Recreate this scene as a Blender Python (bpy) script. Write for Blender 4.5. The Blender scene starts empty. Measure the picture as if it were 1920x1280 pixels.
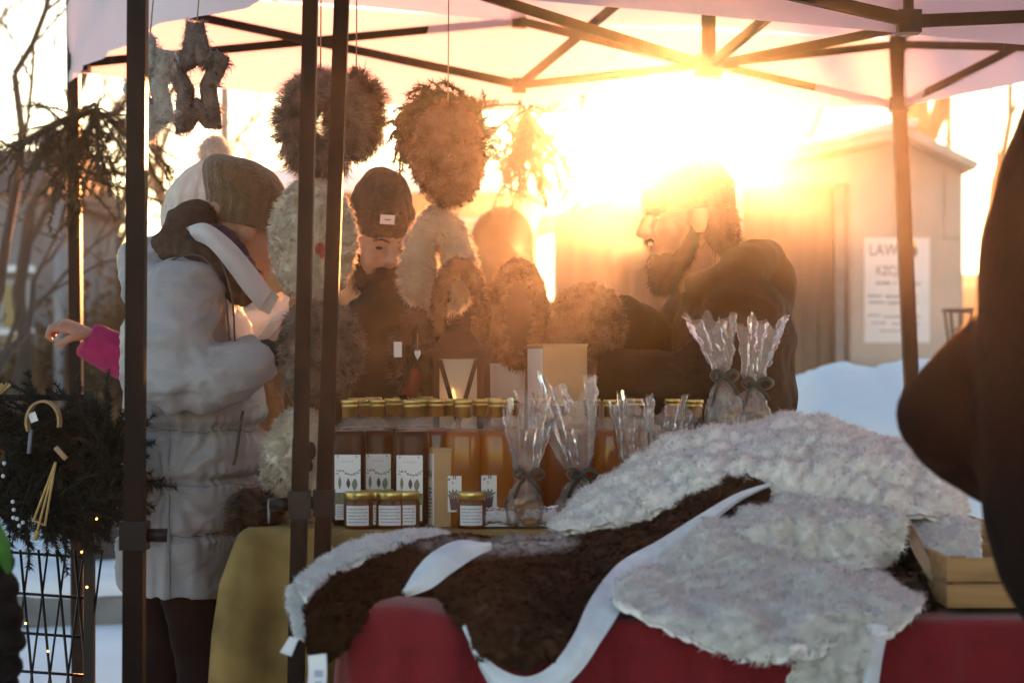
import bpy, math, random
import numpy as np
from mathutils import Vector, Matrix

# ------------------------------------------------------------------ camera, sky, sun, exposure
F = 4000.0            # focal length in photograph pixels (1920 wide)
CAM_H = 1.15
HORIZON = 690.0
scene = bpy.context.scene
cam_data = bpy.data.cameras.new('camera')
cam_data.sensor_width = 36.0
cam_data.lens = 36.0 * F / 1920.0
cam_data.shift_y = 50.0 / 1920.0
cam_data.clip_start = 0.05
cam_data.clip_end = 1000.0
cam_data.dof.use_dof = True
cam_data.dof.focus_distance = 4.65
cam_data.dof.aperture_fstop = 4.8
cam = bpy.data.objects.new('camera', cam_data)
cam.location = (0, 0, CAM_H)
cam.rotation_euler = (math.radians(90), 0, 0)
scene.collection.objects.link(cam)
scene.camera = cam

SUN_AZ = math.atan2(295.0, F)                    # to the right of the view axis (+Y)
SUN_EL = math.radians(6.4)
sun_vec = Vector((math.sin(SUN_AZ) * math.cos(SUN_EL), math.cos(SUN_AZ) * math.cos(SUN_EL), math.sin(SUN_EL)))
world = bpy.data.worlds.new('World')
scene.world = world
world.use_nodes = True
wn = world.node_tree.nodes
wl = world.node_tree.links
wn.clear()
w_out = wn.new('ShaderNodeOutputWorld')
w_bg = wn.new('ShaderNodeBackground')
w_sky = wn.new('ShaderNodeTexSky')
w_sky.sky_type = 'NISHITA'
w_sky.sun_disc = False
w_sky.sun_elevation = SUN_EL
w_sky.sun_rotation = SUN_AZ
w_sky.air_density = 1.0
w_sky.dust_density = 0.3
w_sky.ozone_density = 1.0
w_bg.inputs['Strength'].default_value = 0.085
wl.new(w_sky.outputs[0], w_bg.inputs['Color'])
wl.new(w_bg.outputs[0], w_out.inputs['Surface'])

sun_data = bpy.data.lights.new('sun', 'SUN')
sun_data.energy = 5.0
sun_data.angle = math.radians(0.5)
sun_data.color = (1.0, 0.36, 0.11)
sun = bpy.data.objects.new('sun', sun_data)
sun.rotation_euler = sun_vec.to_track_quat('Z', 'Y').to_euler()
sun.location = (2, 30, 8)
scene.collection.objects.link(sun)

scene.view_settings.view_transform = 'Standard'
scene.view_settings.look = 'None'
scene.view_settings.gamma = 1.0
scene.view_settings.exposure = 2.4
scene.view_settings.use_curve_mapping = False
scene.render.engine = 'CYCLES'
cy = scene.cycles
cy.use_denoising = True
cy.max_bounces = 8
cy.diffuse_bounces = 4
cy.glossy_bounces = 2
cy.transmission_bounces = 4
cy.transparent_max_bounces = 16
cy.volume_bounces = 0
cy.caustics_reflective = False
cy.caustics_refractive = False
cy.sample_clamp_indirect = 4.0
HAZE_DENSITY = 0.0013
HAZE_G = 0.968

C = scene.collection
rng = np.random.default_rng(7)
random.seed(7)

# ------------------------------------------------------------------ helpers
def P(px, py, D):
    """photograph pixel + distance -> world point"""
    return np.array(((px - 960.0) / F * D, D, CAM_H + (HORIZON - py) / F * D))

def PP(rows):
    return np.array([P(*r) for r in rows])

def S(px, D):
    return px * D / F

def tag(o, label=None, cat=None, group=None, kind=None):
    if label: o['label'] = label
    if cat: o['category'] = cat
    if group: o['group'] = group
    if kind: o['kind'] = kind
    return o

def thing(name, loc, label, cat, group=None):
    o = bpy.data.objects.new(name, None)
    o.location = loc
    o.empty_display_size = 0.1
    C.objects.link(o)
    return tag(o, label, cat, group)

def copy_tree(o, parent=None):
    c = o.copy()
    C.objects.link(c)
    if parent is not None:
        c.parent = parent
    for ch in list(o.children):
        copy_tree(ch, c)
    return c

def wloc(o):
    v = Vector((0, 0, 0))
    while o is not None:
        v = v + o.location
        o = o.parent
    return np.array(v)

def snoise(Pt, freq, seed=0, octaves=3):
    """cheap smooth noise, about -1..1, on an (n,3) array"""
    r = np.random.default_rng(seed)
    out = np.zeros(len(Pt))
    amp = 1.0
    for o in range(octaves):
        for k in range(4):
            d = r.normal(size=3)
            d /= np.linalg.norm(d)
            out += amp * 0.35 * np.sin(Pt @ d * freq * 6.283 * r.uniform(0.7, 1.3) + r.uniform(0, 6.283))
        freq *= 2.1
        amp *= 0.5
    return out

def nrm(a):
    return a / np.maximum(np.linalg.norm(a, axis=-1, keepdims=True), 1e-9)

def spline(pts, n):
    """Catmull-Rom through pts, n samples evenly along the chord length"""
    pts = np.asarray(pts, float)
    m = len(pts)
    if m == 1:
        return np.repeat(pts, n, 0)
    d = np.concatenate([[0], np.cumsum(np.maximum(np.linalg.norm(np.diff(pts, axis=0), axis=1), 1e-6))])
    t = np.linspace(0, d[-1], n)
    k = np.clip(np.searchsorted(d, t, side='right') - 1, 0, m - 2)
    u = ((t - d[k]) / (d[k + 1] - d[k]))[:, None]
    p1 = pts[k]; p2 = pts[k + 1]
    p0 = pts[np.maximum(k - 1, 0)]; p3 = pts[np.minimum(k + 2, m - 1)]
    return 0.5 * (2 * p1 + (p2 - p0) * u + (2 * p0 - 5 * p1 + 4 * p2 - p3) * u ** 2 + (3 * p1 - p0 - 3 * p2 + p3) * u ** 3)

def loft(rows, nu, nv):
    R = np.array([spline(r, nu) for r in rows])
    m = len(rows)
    t = np.linspace(0, m - 1, nv)
    k = np.clip(t.astype(int), 0, m - 2)
    u = (t - k)[:, None, None]
    p1 = R[k]; p2 = R[k + 1]
    p0 = R[np.maximum(k - 1, 0)]; p3 = R[np.minimum(k + 2, m - 1)]
    return 0.5 * (2 * p1 + (p2 - p0) * u + (2 * p0 - 5 * p1 + 4 * p2 - p3) * u ** 2 + (3 * p1 - p0 - 3 * p2 + p3) * u ** 3)

def gquads(nv, nu, closed=False):
    i = np.arange(nv - 1)[:, None]
    j = np.arange(nu if closed else nu - 1)[None, :]
    j2 = (j + 1) % nu
    q = np.stack([i * nu + j, i * nu + j2, (i + 1) * nu + j2, (i + 1) * nu + j], -1)
    return q.reshape(-1, 4)

def vnormals(V, Q):
    n = np.zeros_like(V)
    fn = np.cross(V[Q[:, 2]] - V[Q[:, 0]], V[Q[:, 3]] - V[Q[:, 1]])
    for k in range(4):
        np.add.at(n, Q[:, k], fn)
    return nrm(n)

class G:
    """collects geometry, builds ONE mesh object"""
    def __init__(self):
        self.V = []; self.Q = []; self.T = []; self.qm = []; self.tm = []; self.n = 0; self.col = []; self.hascol = False; self.nor = []; self.hasnor = False
    def add(self, V, Q=None, T=None, mi=0, col=None, nor=None):
        V = np.asarray(V, float)
        self.V.append(V)
        if nor is not None: self.hasnor = True
        self.nor.append(np.zeros((len(V), 3)) if nor is None else nor)
        if Q is not None and len(Q):
            Q = np.asarray(Q, int); self.Q.append(Q + self.n); self.qm.append(np.full(len(Q), mi))
        if T is not None and len(T):
            T = np.asarray(T, int); self.T.append(T + self.n); self.tm.append(np.full(len(T), mi))
        if col is not None:
            self.hascol = True
            col = np.asarray(col, float)
            if col.ndim == 1: col = np.repeat(col[None], len(V), 0)
        else:
            col = np.ones((len(V), 3))
        self.col.append(col)
        self.n += len(V)
        return self
    def box(self, c, s, rz=0.0, M=None, mi=0, col=None, taper=None):
        h = np.array(s, float) / 2
        v = np.array([(-1,-1,-1),(1,-1,-1),(1,1,-1),(-1,1,-1),(-1,-1,1),(1,-1,1),(1,1,1),(-1,1,1)], float)
        if taper is not None:
            v[4:, :2] *= taper
        v = v * h
        if M is not None:
            v = v @ np.array(M)[:3, :3].T
        elif rz:
            ca, sa = math.cos(rz), math.sin(rz)
            v = np.stack([v[:, 0] * ca - v[:, 1] * sa, v[:, 0] * sa + v[:, 1] * ca, v[:, 2]], 1)
        return self.add(v + np.array(c), [(0,3,2,1),(4,5,6,7),(0,1,5,4),(1,2,6,5),(2,3,7,6),(3,0,4,7)], mi=mi, col=col)
    def bar(self, a, b, w, h=None, up=(0, 0, 1), mi=0):
        """square bar from a to b"""
        a = np.array(a, float); b = np.array(b, float)
        d = b - a; L = np.linalg.norm(d); d /= L
        up = np.array(up, float)
        if abs(d @ up) > 0.98: up = np.array((1.0, 0, 0)) if abs(d[0]) < .9 else np.array((0, 1.0, 0))
        x = nrm(np.cross(up, d)); y = np.cross(d, x)
        M = np.stack([x, y, d], 1)
        return self.box((a + b) / 2, (w, h or w, L), M=M, mi=mi)
    def tube(self, pts, r, seg=8, cap=True, up=(0, 0, 1), mi=0, col=None):
        """tube along pts; r: scalar, list of scalars or list of (rx, ry): rx along the side axis, ry along the up axis"""
        pts = np.asarray(pts, float); n = len(pts)
        r = np.asarray(r, float)
        if r.ndim == 0: r = np.full((n, 2), float(r))
        elif r.ndim == 1: r = np.stack([r, r], 1)
        d = np.gradient(pts, axis=0); d = nrm(d)
        up = nrm(np.array(up, float))
        if abs(up @ d[0]) > 0.85: up = np.array((0.0, 1.0, 0.0)) if abs(d[0][1]) < 0.7 else np.array((1.0, 0.0, 0.0))
        a = np.arange(seg) * 2 * math.pi / seg
        V = np.zeros((n, seg, 3))
        ref = up.copy()
        for i in range(n):
            ref = ref - d[i] * (ref @ d[i])
            if np.linalg.norm(ref) < 1e-3:
                ref = np.cross(d[i], (1, 0, 0)) + np.cross(d[i], (0, 1, 0)) * 0.5
            ref = nrm(ref); side = np.cross(d[i], ref)
            V[i] = pts[i] + np.cos(a)[:, None] * side * r[i, 0] + np.sin(a)[:, None] * ref * r[i, 1]
        Q = gquads(n, seg, True)
        V = V.reshape(-1, 3)
        T = []
        if cap:
            V = np.concatenate([V, pts[:1], pts[-1:]])
            c0 = n * seg; c1 = c0 + 1
            for j in range(seg):
                j2 = (j + 1) % seg
                T.append((c0, j2, j)); T.append((c1, (n - 1) * seg + j, (n - 1) * seg + j2))
        return self.add(V, Q, T, mi=mi, col=col)
    def lathe(self, prof, c=(0, 0, 0), seg=16, mi=0, cap=True, square=0.0):
        """profile [(r,z)..] round a vertical axis; square 0..1 squares the section"""
        prof = np.asarray(prof, float); n = len(prof)
        a = np.arange(seg) * 2 * math.pi / seg + math.pi / seg
        V = []
        for i in range(n):
            sq = square if np.isscalar(square) else square[i]
            k = 1.0 / np.maximum(np.abs(np.cos(a)), np.abs(np.sin(a)))
            rr = prof[i, 0] * ((1 - sq) + sq * np.minimum(k, 1.30))
            V.append(np.stack([rr * np.cos(a), rr * np.sin(a), np.full(seg, prof[i, 1])], 1))
        V = np.concatenate(V) + np.array(c)
        T = []
        Q = gquads(n, seg, True)
        if cap:
            V = np.concatenate([V, [[c[0], c[1], c[2] + prof[0, 1]], [c[0], c[1], c[2] + prof[-1, 1]]]])
            c0 = n * seg
            for j in range(seg):
                j2 = (j + 1) % seg
                T.append((c0, j2, j)); T.append((c0 + 1, (n - 1) * seg + j, (n - 1) * seg + j2))
        return self.add(V, Q, T, mi=mi)
    def ball(self, c, r, seg=12, rings=8, M=None, mi=0, col=None):
        r = np.array(r, float) * np.ones(3)
        th = np.linspace(0, math.pi, rings + 1)
        a = np.arange(seg) * 2 * math.pi / seg
        V = np.stack([np.sin(th)[:, None] * np.cos(a), np.sin(th)[:, None] * np.sin(a), np.repeat(np.cos(th)[:, None], seg, 1)], -1).reshape(-1, 3) * r
        if M is not None: V = V @ np.array(M)[:3, :3].T
        return self.add(V + np.array(c), gquads(rings + 1, seg, True)[:, ::-1], mi=mi, col=col)
    def grid(self, g, thick=0.0, closed=False, mi=0, col=None):
        nv, nu = g.shape[:2]
        V = g.reshape(-1, 3); Q = gquads(nv, nu, closed)
        if not thick:
            return self.add(V, Q, mi=mi, col=col)
        N = vnormals(V, Q); n = len(V)
        V2 = np.concatenate([V, V - N * thick])
        Qs = [Q, Q[:, ::-1] + n]
        def rim(idx):
            idx = np.array(idx)
            return np.stack([idx[:-1], idx[:-1] + n, idx[1:] + n, idx[1:]], 1)
        Qs.append(rim([j for j in range(nu)])[:, ::-1]); Qs.append(rim([(nv - 1) * nu + j for j in range(nu)]))
        if not closed:
            Qs.append(rim([i * nu for i in range(nv)])); Qs.append(rim([i * nu + nu - 1 for i in range(nv)])[:, ::-1])
        if col is not None and np.ndim(col) == 2: col = np.concatenate([col, col])
        return self.add(V2, np.concatenate(Qs), mi=mi, col=col)
    def arrays(self):
        V = np.concatenate(self.V) if self.V else np.zeros((0, 3))
        Q = np.concatenate(self.Q) if self.Q else np.zeros((0, 4), int)
        T = np.concatenate(self.T) if self.T else np.zeros((0, 3), int)
        return V, Q, T
    def mesh(self, name, mats, origin=(0, 0, 0), smooth=True):
        V, Q, T = self.arrays()
        me = bpy.data.meshes.new(name)
        V = V - np.array(origin)
        me.vertices.add(len(V)); me.vertices.foreach_set('co', V.astype(np.float32).ravel())
        nl = len(Q) * 4 + len(T) * 3
        me.loops.add(nl)
        me.loops.foreach_set('vertex_index', np.concatenate([Q.ravel(), T.ravel()]).astype(np.int32))
        me.polygons.add(len(Q) + len(T))
        ls = np.concatenate([np.arange(len(Q)) * 4, len(Q) * 4 + np.arange(len(T)) * 3]).astype(np.int32)
        me.polygons.foreach_set('loop_start', ls)
        mi = np.concatenate(self.qm + self.tm) if (self.qm or self.tm) else np.zeros(0)
        me.polygons.foreach_set('material_index', mi.astype(np.int32))
        me.polygons.foreach_set('use_smooth', np.full(len(Q) + len(T), bool(smooth)))
        if self.hascol:
            ca = me.color_attributes.new('Col', 'FLOAT_COLOR', 'POINT')
            c4 = np.ones((len(V), 4), np.float32); c4[:, :3] = np.concatenate(self.col)
            ca.data.foreach_set('color', c4.ravel())
        for m in (mats if isinstance(mats, (list, tuple)) else [mats]):
            me.materials.append(m)
        me.update(calc_edges=True)
        me.validate()
        if self.hasnor:
            me.normals_split_custom_set_from_vertices(np.concatenate(self.nor).astype(np.float32))
        return me
    def build(self, name, mats, parent=None, smooth=True, local=False, base=True):
        """verts are world coordinates unless local=True (then relative to the parent / given object)"""
        V = np.concatenate(self.V)
        if local:
            org = np.zeros(3)
        elif parent is not None:
            org = wloc(parent)
        elif base:
            org = np.array([(V[:, 0].min() + V[:, 0].max()) / 2, (V[:, 1].min() + V[:, 1].max()) / 2, V[:, 2].min()])
        else:
            org = np.zeros(3)
        me = self.mesh(name, mats, org, smooth)
        o = bpy.data.objects.new(name, me)
        C.objects.link(o)
        if parent is not None:
            o.parent = parent
        elif not local:
            o.location = org
        return o

def inst(name, me, parent, loc=(0, 0, 0), rz=0.0):
    o = bpy.data.objects.new(name, me)
    C.objects.link(o)
    o.parent = parent
    o.location = loc
    o.rotation_euler = (0, 0, rz)
    return o

def remesh(g, voxel, smooth=4, disp=None):
    """fuse everything in g to one continuous surface"""
    me = g.mesh('fuse', [], smooth=True)
    o = bpy.data.objects.new('fuse', me)
    C.objects.link(o)
    m = o.modifiers.new('r', 'REMESH'); m.mode = 'VOXEL'; m.voxel_size = voxel
    s = o.modifiers.new('s', 'SMOOTH'); s.factor = 0.5; s.iterations = smooth
    dg = bpy.context.evaluated_depsgraph_get()
    dg.update()
    ev = o.evaluated_get(dg)
    em = ev.to_mesh()
    V = np.zeros(len(em.vertices) * 3); em.vertices.foreach_get('co', V); V = V.reshape(-1, 3)
    lt = np.zeros(len(em.polygons), int); em.polygons.foreach_get('loop_total', lt)
    lv = np.zeros(len(em.loops), int); em.loops.foreach_get('vertex_index', lv)
    if (lt == 4).all():
        Q = lv.reshape(-1, 4); T = np.zeros((0, 3), int)
    else:
        st = np.concatenate([[0], np.cumsum(lt)[:-1]])
        Q = np.array([lv[s_:s_ + 4] for s_, l_ in zip(st, lt) if l_ == 4]); T = np.array([lv[s_:s_ + 3] for s_, l_ in zip(st, lt) if l_ == 3])
    ev.to_mesh_clear()
    bpy.data.objects.remove(o); bpy.data.meshes.remove(me)
    if disp is not None:
        N = vnormals(V, Q)
        V = disp(V, N)
    out = G(); out.add(V, Q, T if len(T) else None)
    return out

def fur(g, n, L, w, curl=0.6, grav=0.25, clump=0.02, clumpf=0.5, seed=1, mi=0, fcol=None, quads=None, V=None, jit=0.35, lay=1.0, halo=False, nvar=1.0, cvar=1.0):
    """adds n curved tapering locks on the surface collected so far"""
    r = np.random.default_rng(seed)
    if V is None:
        V, quads, _ = g.arrays()
    N = vnormals(V, quads)
    a = V[quads[:, 0]]; b = V[quads[:, 1]]; c = V[quads[:, 2]]; d = V[quads[:, 3]]
    ar = np.linalg.norm(np.cross(c - a, d - b), axis=1)
    f = r.choice(len(quads), n, p=ar / ar.sum())
    u = r.random((n, 1)); v = r.random((n, 1))
    wts = [(1 - u) * (1 - v), u * (1 - v), u * v, (1 - u) * v]
    B = sum(wts[k] * V[quads[f, k]] for k in range(4))
    Nn = nrm(sum(wts[k] * N[quads[f, k]] for k in range(4)))
    Ls = L * (1 - jit + 2 * jit * r.random((n, 1)))
    rnd = r.normal(size=(n, 3))
    # clumps: hash the warped position
    wp = B + 0.35 * clump * np.stack([np.sin(B[:, 1] / clump * 1.7 + B[:, 2] / clump), np.sin(B[:, 2] / clump * 1.5 + 2), np.sin(B[:, 0] / clump * 1.9 + 1)], 1)
    cell = np.floor(wp / clump).astype(np.int64)
    key = (cell[:, 0] * 73856093) ^ (cell[:, 1] * 19349663) ^ (cell[:, 2] * 83492791)
    uk, inv = np.unique(key, return_inverse=True)
    cr = cvar * r.normal(size=(len(uk), 3)) + 1e-6; cl = 1 + cvar * (r.uniform(0.7, 1.25, (len(uk), 1)) - 1)
    cc = (np.stack([np.bincount(inv, B[:, k]) for k in range(3)], 1) / np.bincount(inv)[:, None])
    Ls = Ls * cl[inv]
    dirc = nrm(lay * Nn + 0.55 * curl * cr[inv] + (0.25 + 0.45 * (1 - cvar)) * curl * rnd)
    tw = nrm(np.cross(Nn, cr[inv] + 0.4 * rnd))
    mid = B + dirc * Ls * 0.55 + tw * Ls * 0.22 * curl
    tip = mid + dirc * Ls * 0.35 - tw * Ls * 0.35 * curl + 0.3 * curl * Ls * rnd * 0.4
    tip[:, 2] -= (grav * Ls)[:, 0]; mid[:, 2] -= (grav * Ls * 0.35)[:, 0]
    ctip = cc[inv] + dirc * Ls * 0.9
    ctip[:, 2] -= (grav * Ls)[:, 0]
    tip = tip * (1 - clumpf) + ctip * clumpf
    mid = mid * (1 - clumpf * 0.4) + (cc[inv] + dirc * Ls * 0.5) * clumpf * 0.4
    wd = nrm(nrm(np.cross(dirc, Nn)) + 0.45 * nrm(np.cross(dirc, r.normal(size=(n, 3))))) * w     # broad side lies along the surface
    gn = (np.cross(wd, dirc) * Nn).sum(1)
    wd = np.where((gn < 0)[:, None], -wd, wd)
    if halo: wd = nrm(np.cross(dirc, r.normal(size=(n, 3)))) * w
    B0 = B - Nn * L * 0.08
    VV = np.stack([B0 - wd * .5, B0 + wd * .5, mid + wd * .5, mid - wd * .5, tip], 1).reshape(-1, 3)
    base = np.arange(n)[:, None] * 5
    col = None
    if fcol is not None:
        col = np.repeat(fcol(B), 5, 0)
    nn = nrm(Nn + nvar * (0.28 * cr[inv] + 0.30 * rnd))
    g.add(VV, base + np.array([[0, 1, 2, 3]]), base + np.array([[3, 2, 4]]), mi=mi, col=col, nor=None if halo else np.repeat(nn, 5, 0))
    return g

def curls(Pt, N, amp, freq, seed):
    """small rounded wool knobs"""
    a = 1 - np.abs(snoise(Pt, freq, seed, 1)) * 1.1
    b = 1 - np.abs(snoise(Pt, freq * 1.9, seed + 3, 1)) * 1.1
    return Pt + N * (amp * (np.clip(a, 0, 1) + 0.55 * np.clip(b, 0, 1)))[:, None]

# ------------------------------------------------------------------ materials
MATS = {}
def mat(name, color, rough=0.7, var=0.0, scale=8.0, col2=None, bump=0.0, bscale=None, metal=0.0, trans=0.0, tcol=None,
        spec=0.5, alpha=1.0, vcol=False, stretch=None, detail=5.0, sheen=0.0, coat=0.0, emit=None, estr=0.0, wave=None):
    """procedural material: two-tone noise colour, noise bump, optional translucency, transparency or stored colour"""
    if name in MATS: return MATS[name]
    m = bpy.data.materials.new(name); m.use_nodes = True
    nt = m.node_tree; ns = nt.nodes; ln = nt.links
    ns.clear()
    out = ns.new('ShaderNodeOutputMaterial')
    b = ns.new('ShaderNodeBsdfPrincipled')
    b.inputs['Roughness'].default_value = rough
    b.inputs['Metallic'].default_value = metal
    b.inputs['Specular IOR Level'].default_value = spec
    if sheen: b.inputs['Sheen Weight'].default_value = sheen
    if coat: b.inputs['Coat Weight'].default_value = coat
    if emit is not None:
        b.inputs['Emission Color'].default_value = (*emit, 1); b.inputs['Emission Strength'].default_value = estr
    tc = ns.new('ShaderNodeTexCoord')
    vec = tc.outputs['Object']
    if stretch is not None:
        mp = ns.new('ShaderNodeMapping'); mp.inputs['Scale'].default_value = stretch
        ln.new(vec, mp.inputs['Vector']); vec = mp.outputs['Vector']
    nz = ns.new('ShaderNodeTexNoise'); nz.inputs['Scale'].default_value = scale; nz.inputs['Detail'].default_value = detail
    ln.new(vec, nz.inputs['Vector'])
    if col2 is None:
        col2 = tuple(max(0.0, min(1.0, c * (1 - var))) for c in color); color1 = tuple(min(1.0, c * (1 + var)) for c in color)
    else:
        color1 = color
    ramp = ns.new('ShaderNodeValToRGB')
    ramp.color_ramp.elements[0].position = 0.35; ramp.color_ramp.elements[0].color = (*col2, 1)
    ramp.color_ramp.elements[1].position = 0.65; ramp.color_ramp.elements[1].color = (*color1, 1)
    ln.new(nz.outputs['Fac'], ramp.inputs['Fac'])
    cout = ramp.outputs['Color']
    if vcol:
        at = ns.new('ShaderNodeVertexColor'); at.layer_name = 'Col'
        mx = ns.new('ShaderNodeMixRGB'); mx.blend_type = 'MULTIPLY'; mx.inputs['Fac'].default_value = 1.0
        ln.new(cout, mx.inputs[1]); ln.new(at.outputs['Color'], mx.inputs[2]); cout = mx.outputs[0]
    ln.new(cout, b.inputs['Base Color'])
    hgt = None
    if wave is not None:      # woven cloth: two crossed waves
        w1 = ns.new('ShaderNodeTexWave'); w1.inputs['Scale'].default_value = wave; w1.bands_direction = 'X'
        w2 = ns.new('ShaderNodeTexWave'); w2.inputs['Scale'].default_value = wave; w2.bands_direction = 'Z'
        w1.inputs['Distortion'].default_value = 2; w2.inputs['Distortion'].default_value = 2
        ln.new(tc.outputs['Object'], w1.inputs['Vector']); ln.new(tc.outputs['Object'], w2.inputs['Vector'])
        ad = ns.new('ShaderNodeMath'); ad.operation = 'ADD'
        ln.new(w1.outputs['Fac'], ad.inputs[0]); ln.new(w2.outputs['Fac'], ad.inputs[1]); hgt = ad.outputs[0]
    if bump:
        if hgt is None:
            n2 = ns.new('ShaderNodeTexNoise'); n2.inputs['Scale'].default_value = bscale or scale * 4; n2.inputs['Detail'].default_value = 4
            ln.new(vec, n2.inputs['Vector']); hgt = n2.outputs['Fac']
        bp = ns.new('ShaderNodeBump'); bp.inputs['Strength'].default_value = bump; bp.inputs['Distance'].default_value = 0.01
        ln.new(hgt, bp.inputs['Height']); ln.new(bp.outputs['Normal'], b.inputs['Normal'])
    sh = b.outputs[0]
    if trans:
        tr = ns.new('ShaderNodeBsdfTranslucent')
        if tcol is not None: tr.inputs['Color'].default_value = (*tcol, 1)
        else: ln.new(cout, tr.inputs['Color'])
        mx = ns.new('ShaderNodeMixShader'); mx.inputs[0].default_value = trans
        ln.new(sh, mx.inputs[1]); ln.new(tr.outputs[0], mx.inputs[2]); sh = mx.outputs[0]
    if alpha < 1:
        tp = ns.new('ShaderNodeBsdfTransparent')
        mx = ns.new('ShaderNodeMixShader'); mx.inputs[0].default_value = alpha
        ln.new(tp.outputs[0], mx.inputs[1]); ln.new(sh, mx.inputs[2]); sh = mx.outputs[0]
    ln.new(sh, out.inputs['Surface'])
    MATS[name] = m
    return m
# ------------------------------------------------------------------ setting
M_SNOW = mat('snow', (0.80, 0.83, 0.88), 0.6, col2=(0.70, 0.74, 0.80), scale=1.3, bump=0.6, bscale=9.0)
M_SNOWROOF = mat('roof_snow', (0.82, 0.84, 0.88), 0.6, var=0.04, scale=3, bump=0.4, bscale=14)
M_SCRUB = mat('scrub_soil', (0.10, 0.065, 0.035), 0.95, col2=(0.05, 0.035, 0.022), scale=0.7, bump=1.0, bscale=5)

def ground():
    nx, ny = 150, 150
    x = np.linspace(-58, 58, nx); y = -14 + (np.linspace(0, 1, ny) ** 1.5) * 88
    X, Y = np.meshgrid(x, y)
    Pt = np.stack([X.ravel(), Y.ravel(), np.zeros(X.size)], 1)
    z = 0.035 * snoise(Pt, 0.35, 3) + 0.02 * snoise(Pt, 1.3, 4)
    z = np.clip(z, -0.06, 0.06) * np.clip((np.abs(Pt[:, 1] - 4) - 1.5) / 3, 0.15, 1)
    Pt[:, 2] = z
    g = G(); g.add(Pt, gquads(ny, nx))
    tag(g.build('ground', M_SNOW, base=False), 'snow covered trampled ground of the market square', kind='structure')
ground()

def hill():
    nx, ny = 90, 14
    x = np.linspace(-56, 56, nx); v = np.linspace(0, 1, ny)
    X, Vv = np.meshgrid(x, v)
    prof = np.interp(Vv, [0, .35, .6, 1], [-0.3, 2.6, 3.9, 4.1])
    Y = 42 + Vv * 22
    Pt = np.stack([X.ravel(), Y.ravel(), prof.ravel()], 1)
    hx = np.interp(X.ravel(), [-56, -12, -3, 4, 10, 56], [1.05, 1.05, 0.78, 0.70, 0.92, 1.0])
    Pt[:, 2] = Pt[:, 2] * hx + 0.25 * snoise(Pt, 0.08, 11) * (Vv.ravel() > 0.1)
    g = G(); g.add(Pt, gquads(ny, nx))
    tag(g.build('hill', M_SCRUB, base=False), 'low brown scrub covered bank closing the square', kind='structure')
hill()

def snow_bank():
    rows = []
    for (D, yt) in ((9.4, 0.0), (9.9, 0.6), (10.8, 1.0), (12.0, 0.85), (13.2, 0.0)):
        zz = []
        for px in (1240, 1330, 1430, 1500, 1560, 1640, 1740, 1820, 1960, 2150, 2320):
            zt = {1240: 0.0, 1330: 0.35, 1430: 0.80, 1500: 1.06, 1560: 1.15, 1640: 1.13, 1740: 1.17, 1820: 1.1, 1960: .9, 2150: .5, 2320: 0.0}[px]
            zz.append(((px - 960) / F * 10.8, D, max(-0.05, zt * yt)))
        rows.append(zz)
    g = loft(rows, 90, 40)
    Pt = g.reshape(-1, 3)
    Pt[:, 2] += 0.035 * snoise(Pt, 1.2, 5) + 0.02 * snoise(Pt, 4.0, 6)
    gg = G(); gg.grid(Pt.reshape(g.shape))
    tag(gg.build('snow_bank', M_SNOW, base=False), 'shovelled heap of snow in front of the kiosk', kind='structure')
snow_bank()

# ---- bare trees
M_BARK = mat('bark', (0.060, 0.042, 0.030), 0.9, var=0.35, scale=14, bump=0.8, stretch=(1, 1, 0.25))
def branch_rec(gt, p, d, L, r, depth, rs, maxd, spread, gnarl):
    n = 5
    pts = [p]; dd = d.copy()
    for k in range(n):
        dd = nrm(dd + gnarl * rs.normal(size=3) + np.array((0, 0, 0.05)))
        pts.append(pts[-1] + dd * L / n)
    pts = np.array(pts)
    rr = np.linspace(r, r * 0.62, n + 1)
    gt.tube(pts, rr, seg=7 if depth < 2 else (5 if depth < 3 else 4), cap=False)
    if depth >= maxd: return
    nb = rs.integers(2, 4) if depth else rs.integers(3, 5)
    for k in range(nb):
        t = rs.uniform(0.45, 1.0) if k else 1.0
        q = pts[min(n, int(t * n))]
        nd = nrm(dd + spread * rs.normal(size=3) * (0.5 if k == 0 else 1))
        branch_rec(gt, q, nd, L * rs.uniform(0.6, 0.82), r * (0.62 if k == 0 else 0.45), depth + 1, rs, maxd, spread, gnarl)

def tree(px, D, h, r, seed, label, lean=(0, 0), maxd=4, spread=0.55, trunk=0.4, gnarl=0.10):
    rs = np.random.default_rng(seed)
    base = np.array(((px - 960) / F * D, D, -0.05))
    t = thing('bare_tree', tuple(base), label, 'tree', 'bare winter trees')
    th = h * trunk
    top = base + np.array((lean[0], lean[1], th))
    pts = spline([base, base + np.array((lean[0] * .2, lean[1] * .2, th * .45)), top], 8)
    pts[1:-1, :2] += rs.normal(size=(6, 2)) * r * 0.4
    g = G(); g.tube(pts, np.linspace(r * 1.25, r * 0.8, 8), seg=10)
    g.build('trunk', M_BARK, t)
    gb = G()
    d = nrm(pts[-1] - pts[-2])
    for k in range(4):
        branch_rec(gb, pts[-1] - d * th * 0.12 * k * (k > 0), nrm(d + spread * rs.normal(size=3) * (0.4 + .35 * k)), h * 0.28 * (1 - .1 * k), r * (0.7 - .13 * k), 1, rs, maxd, spread, gnarl)
    gb.build('branches', M_BARK, t)
    return t

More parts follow.
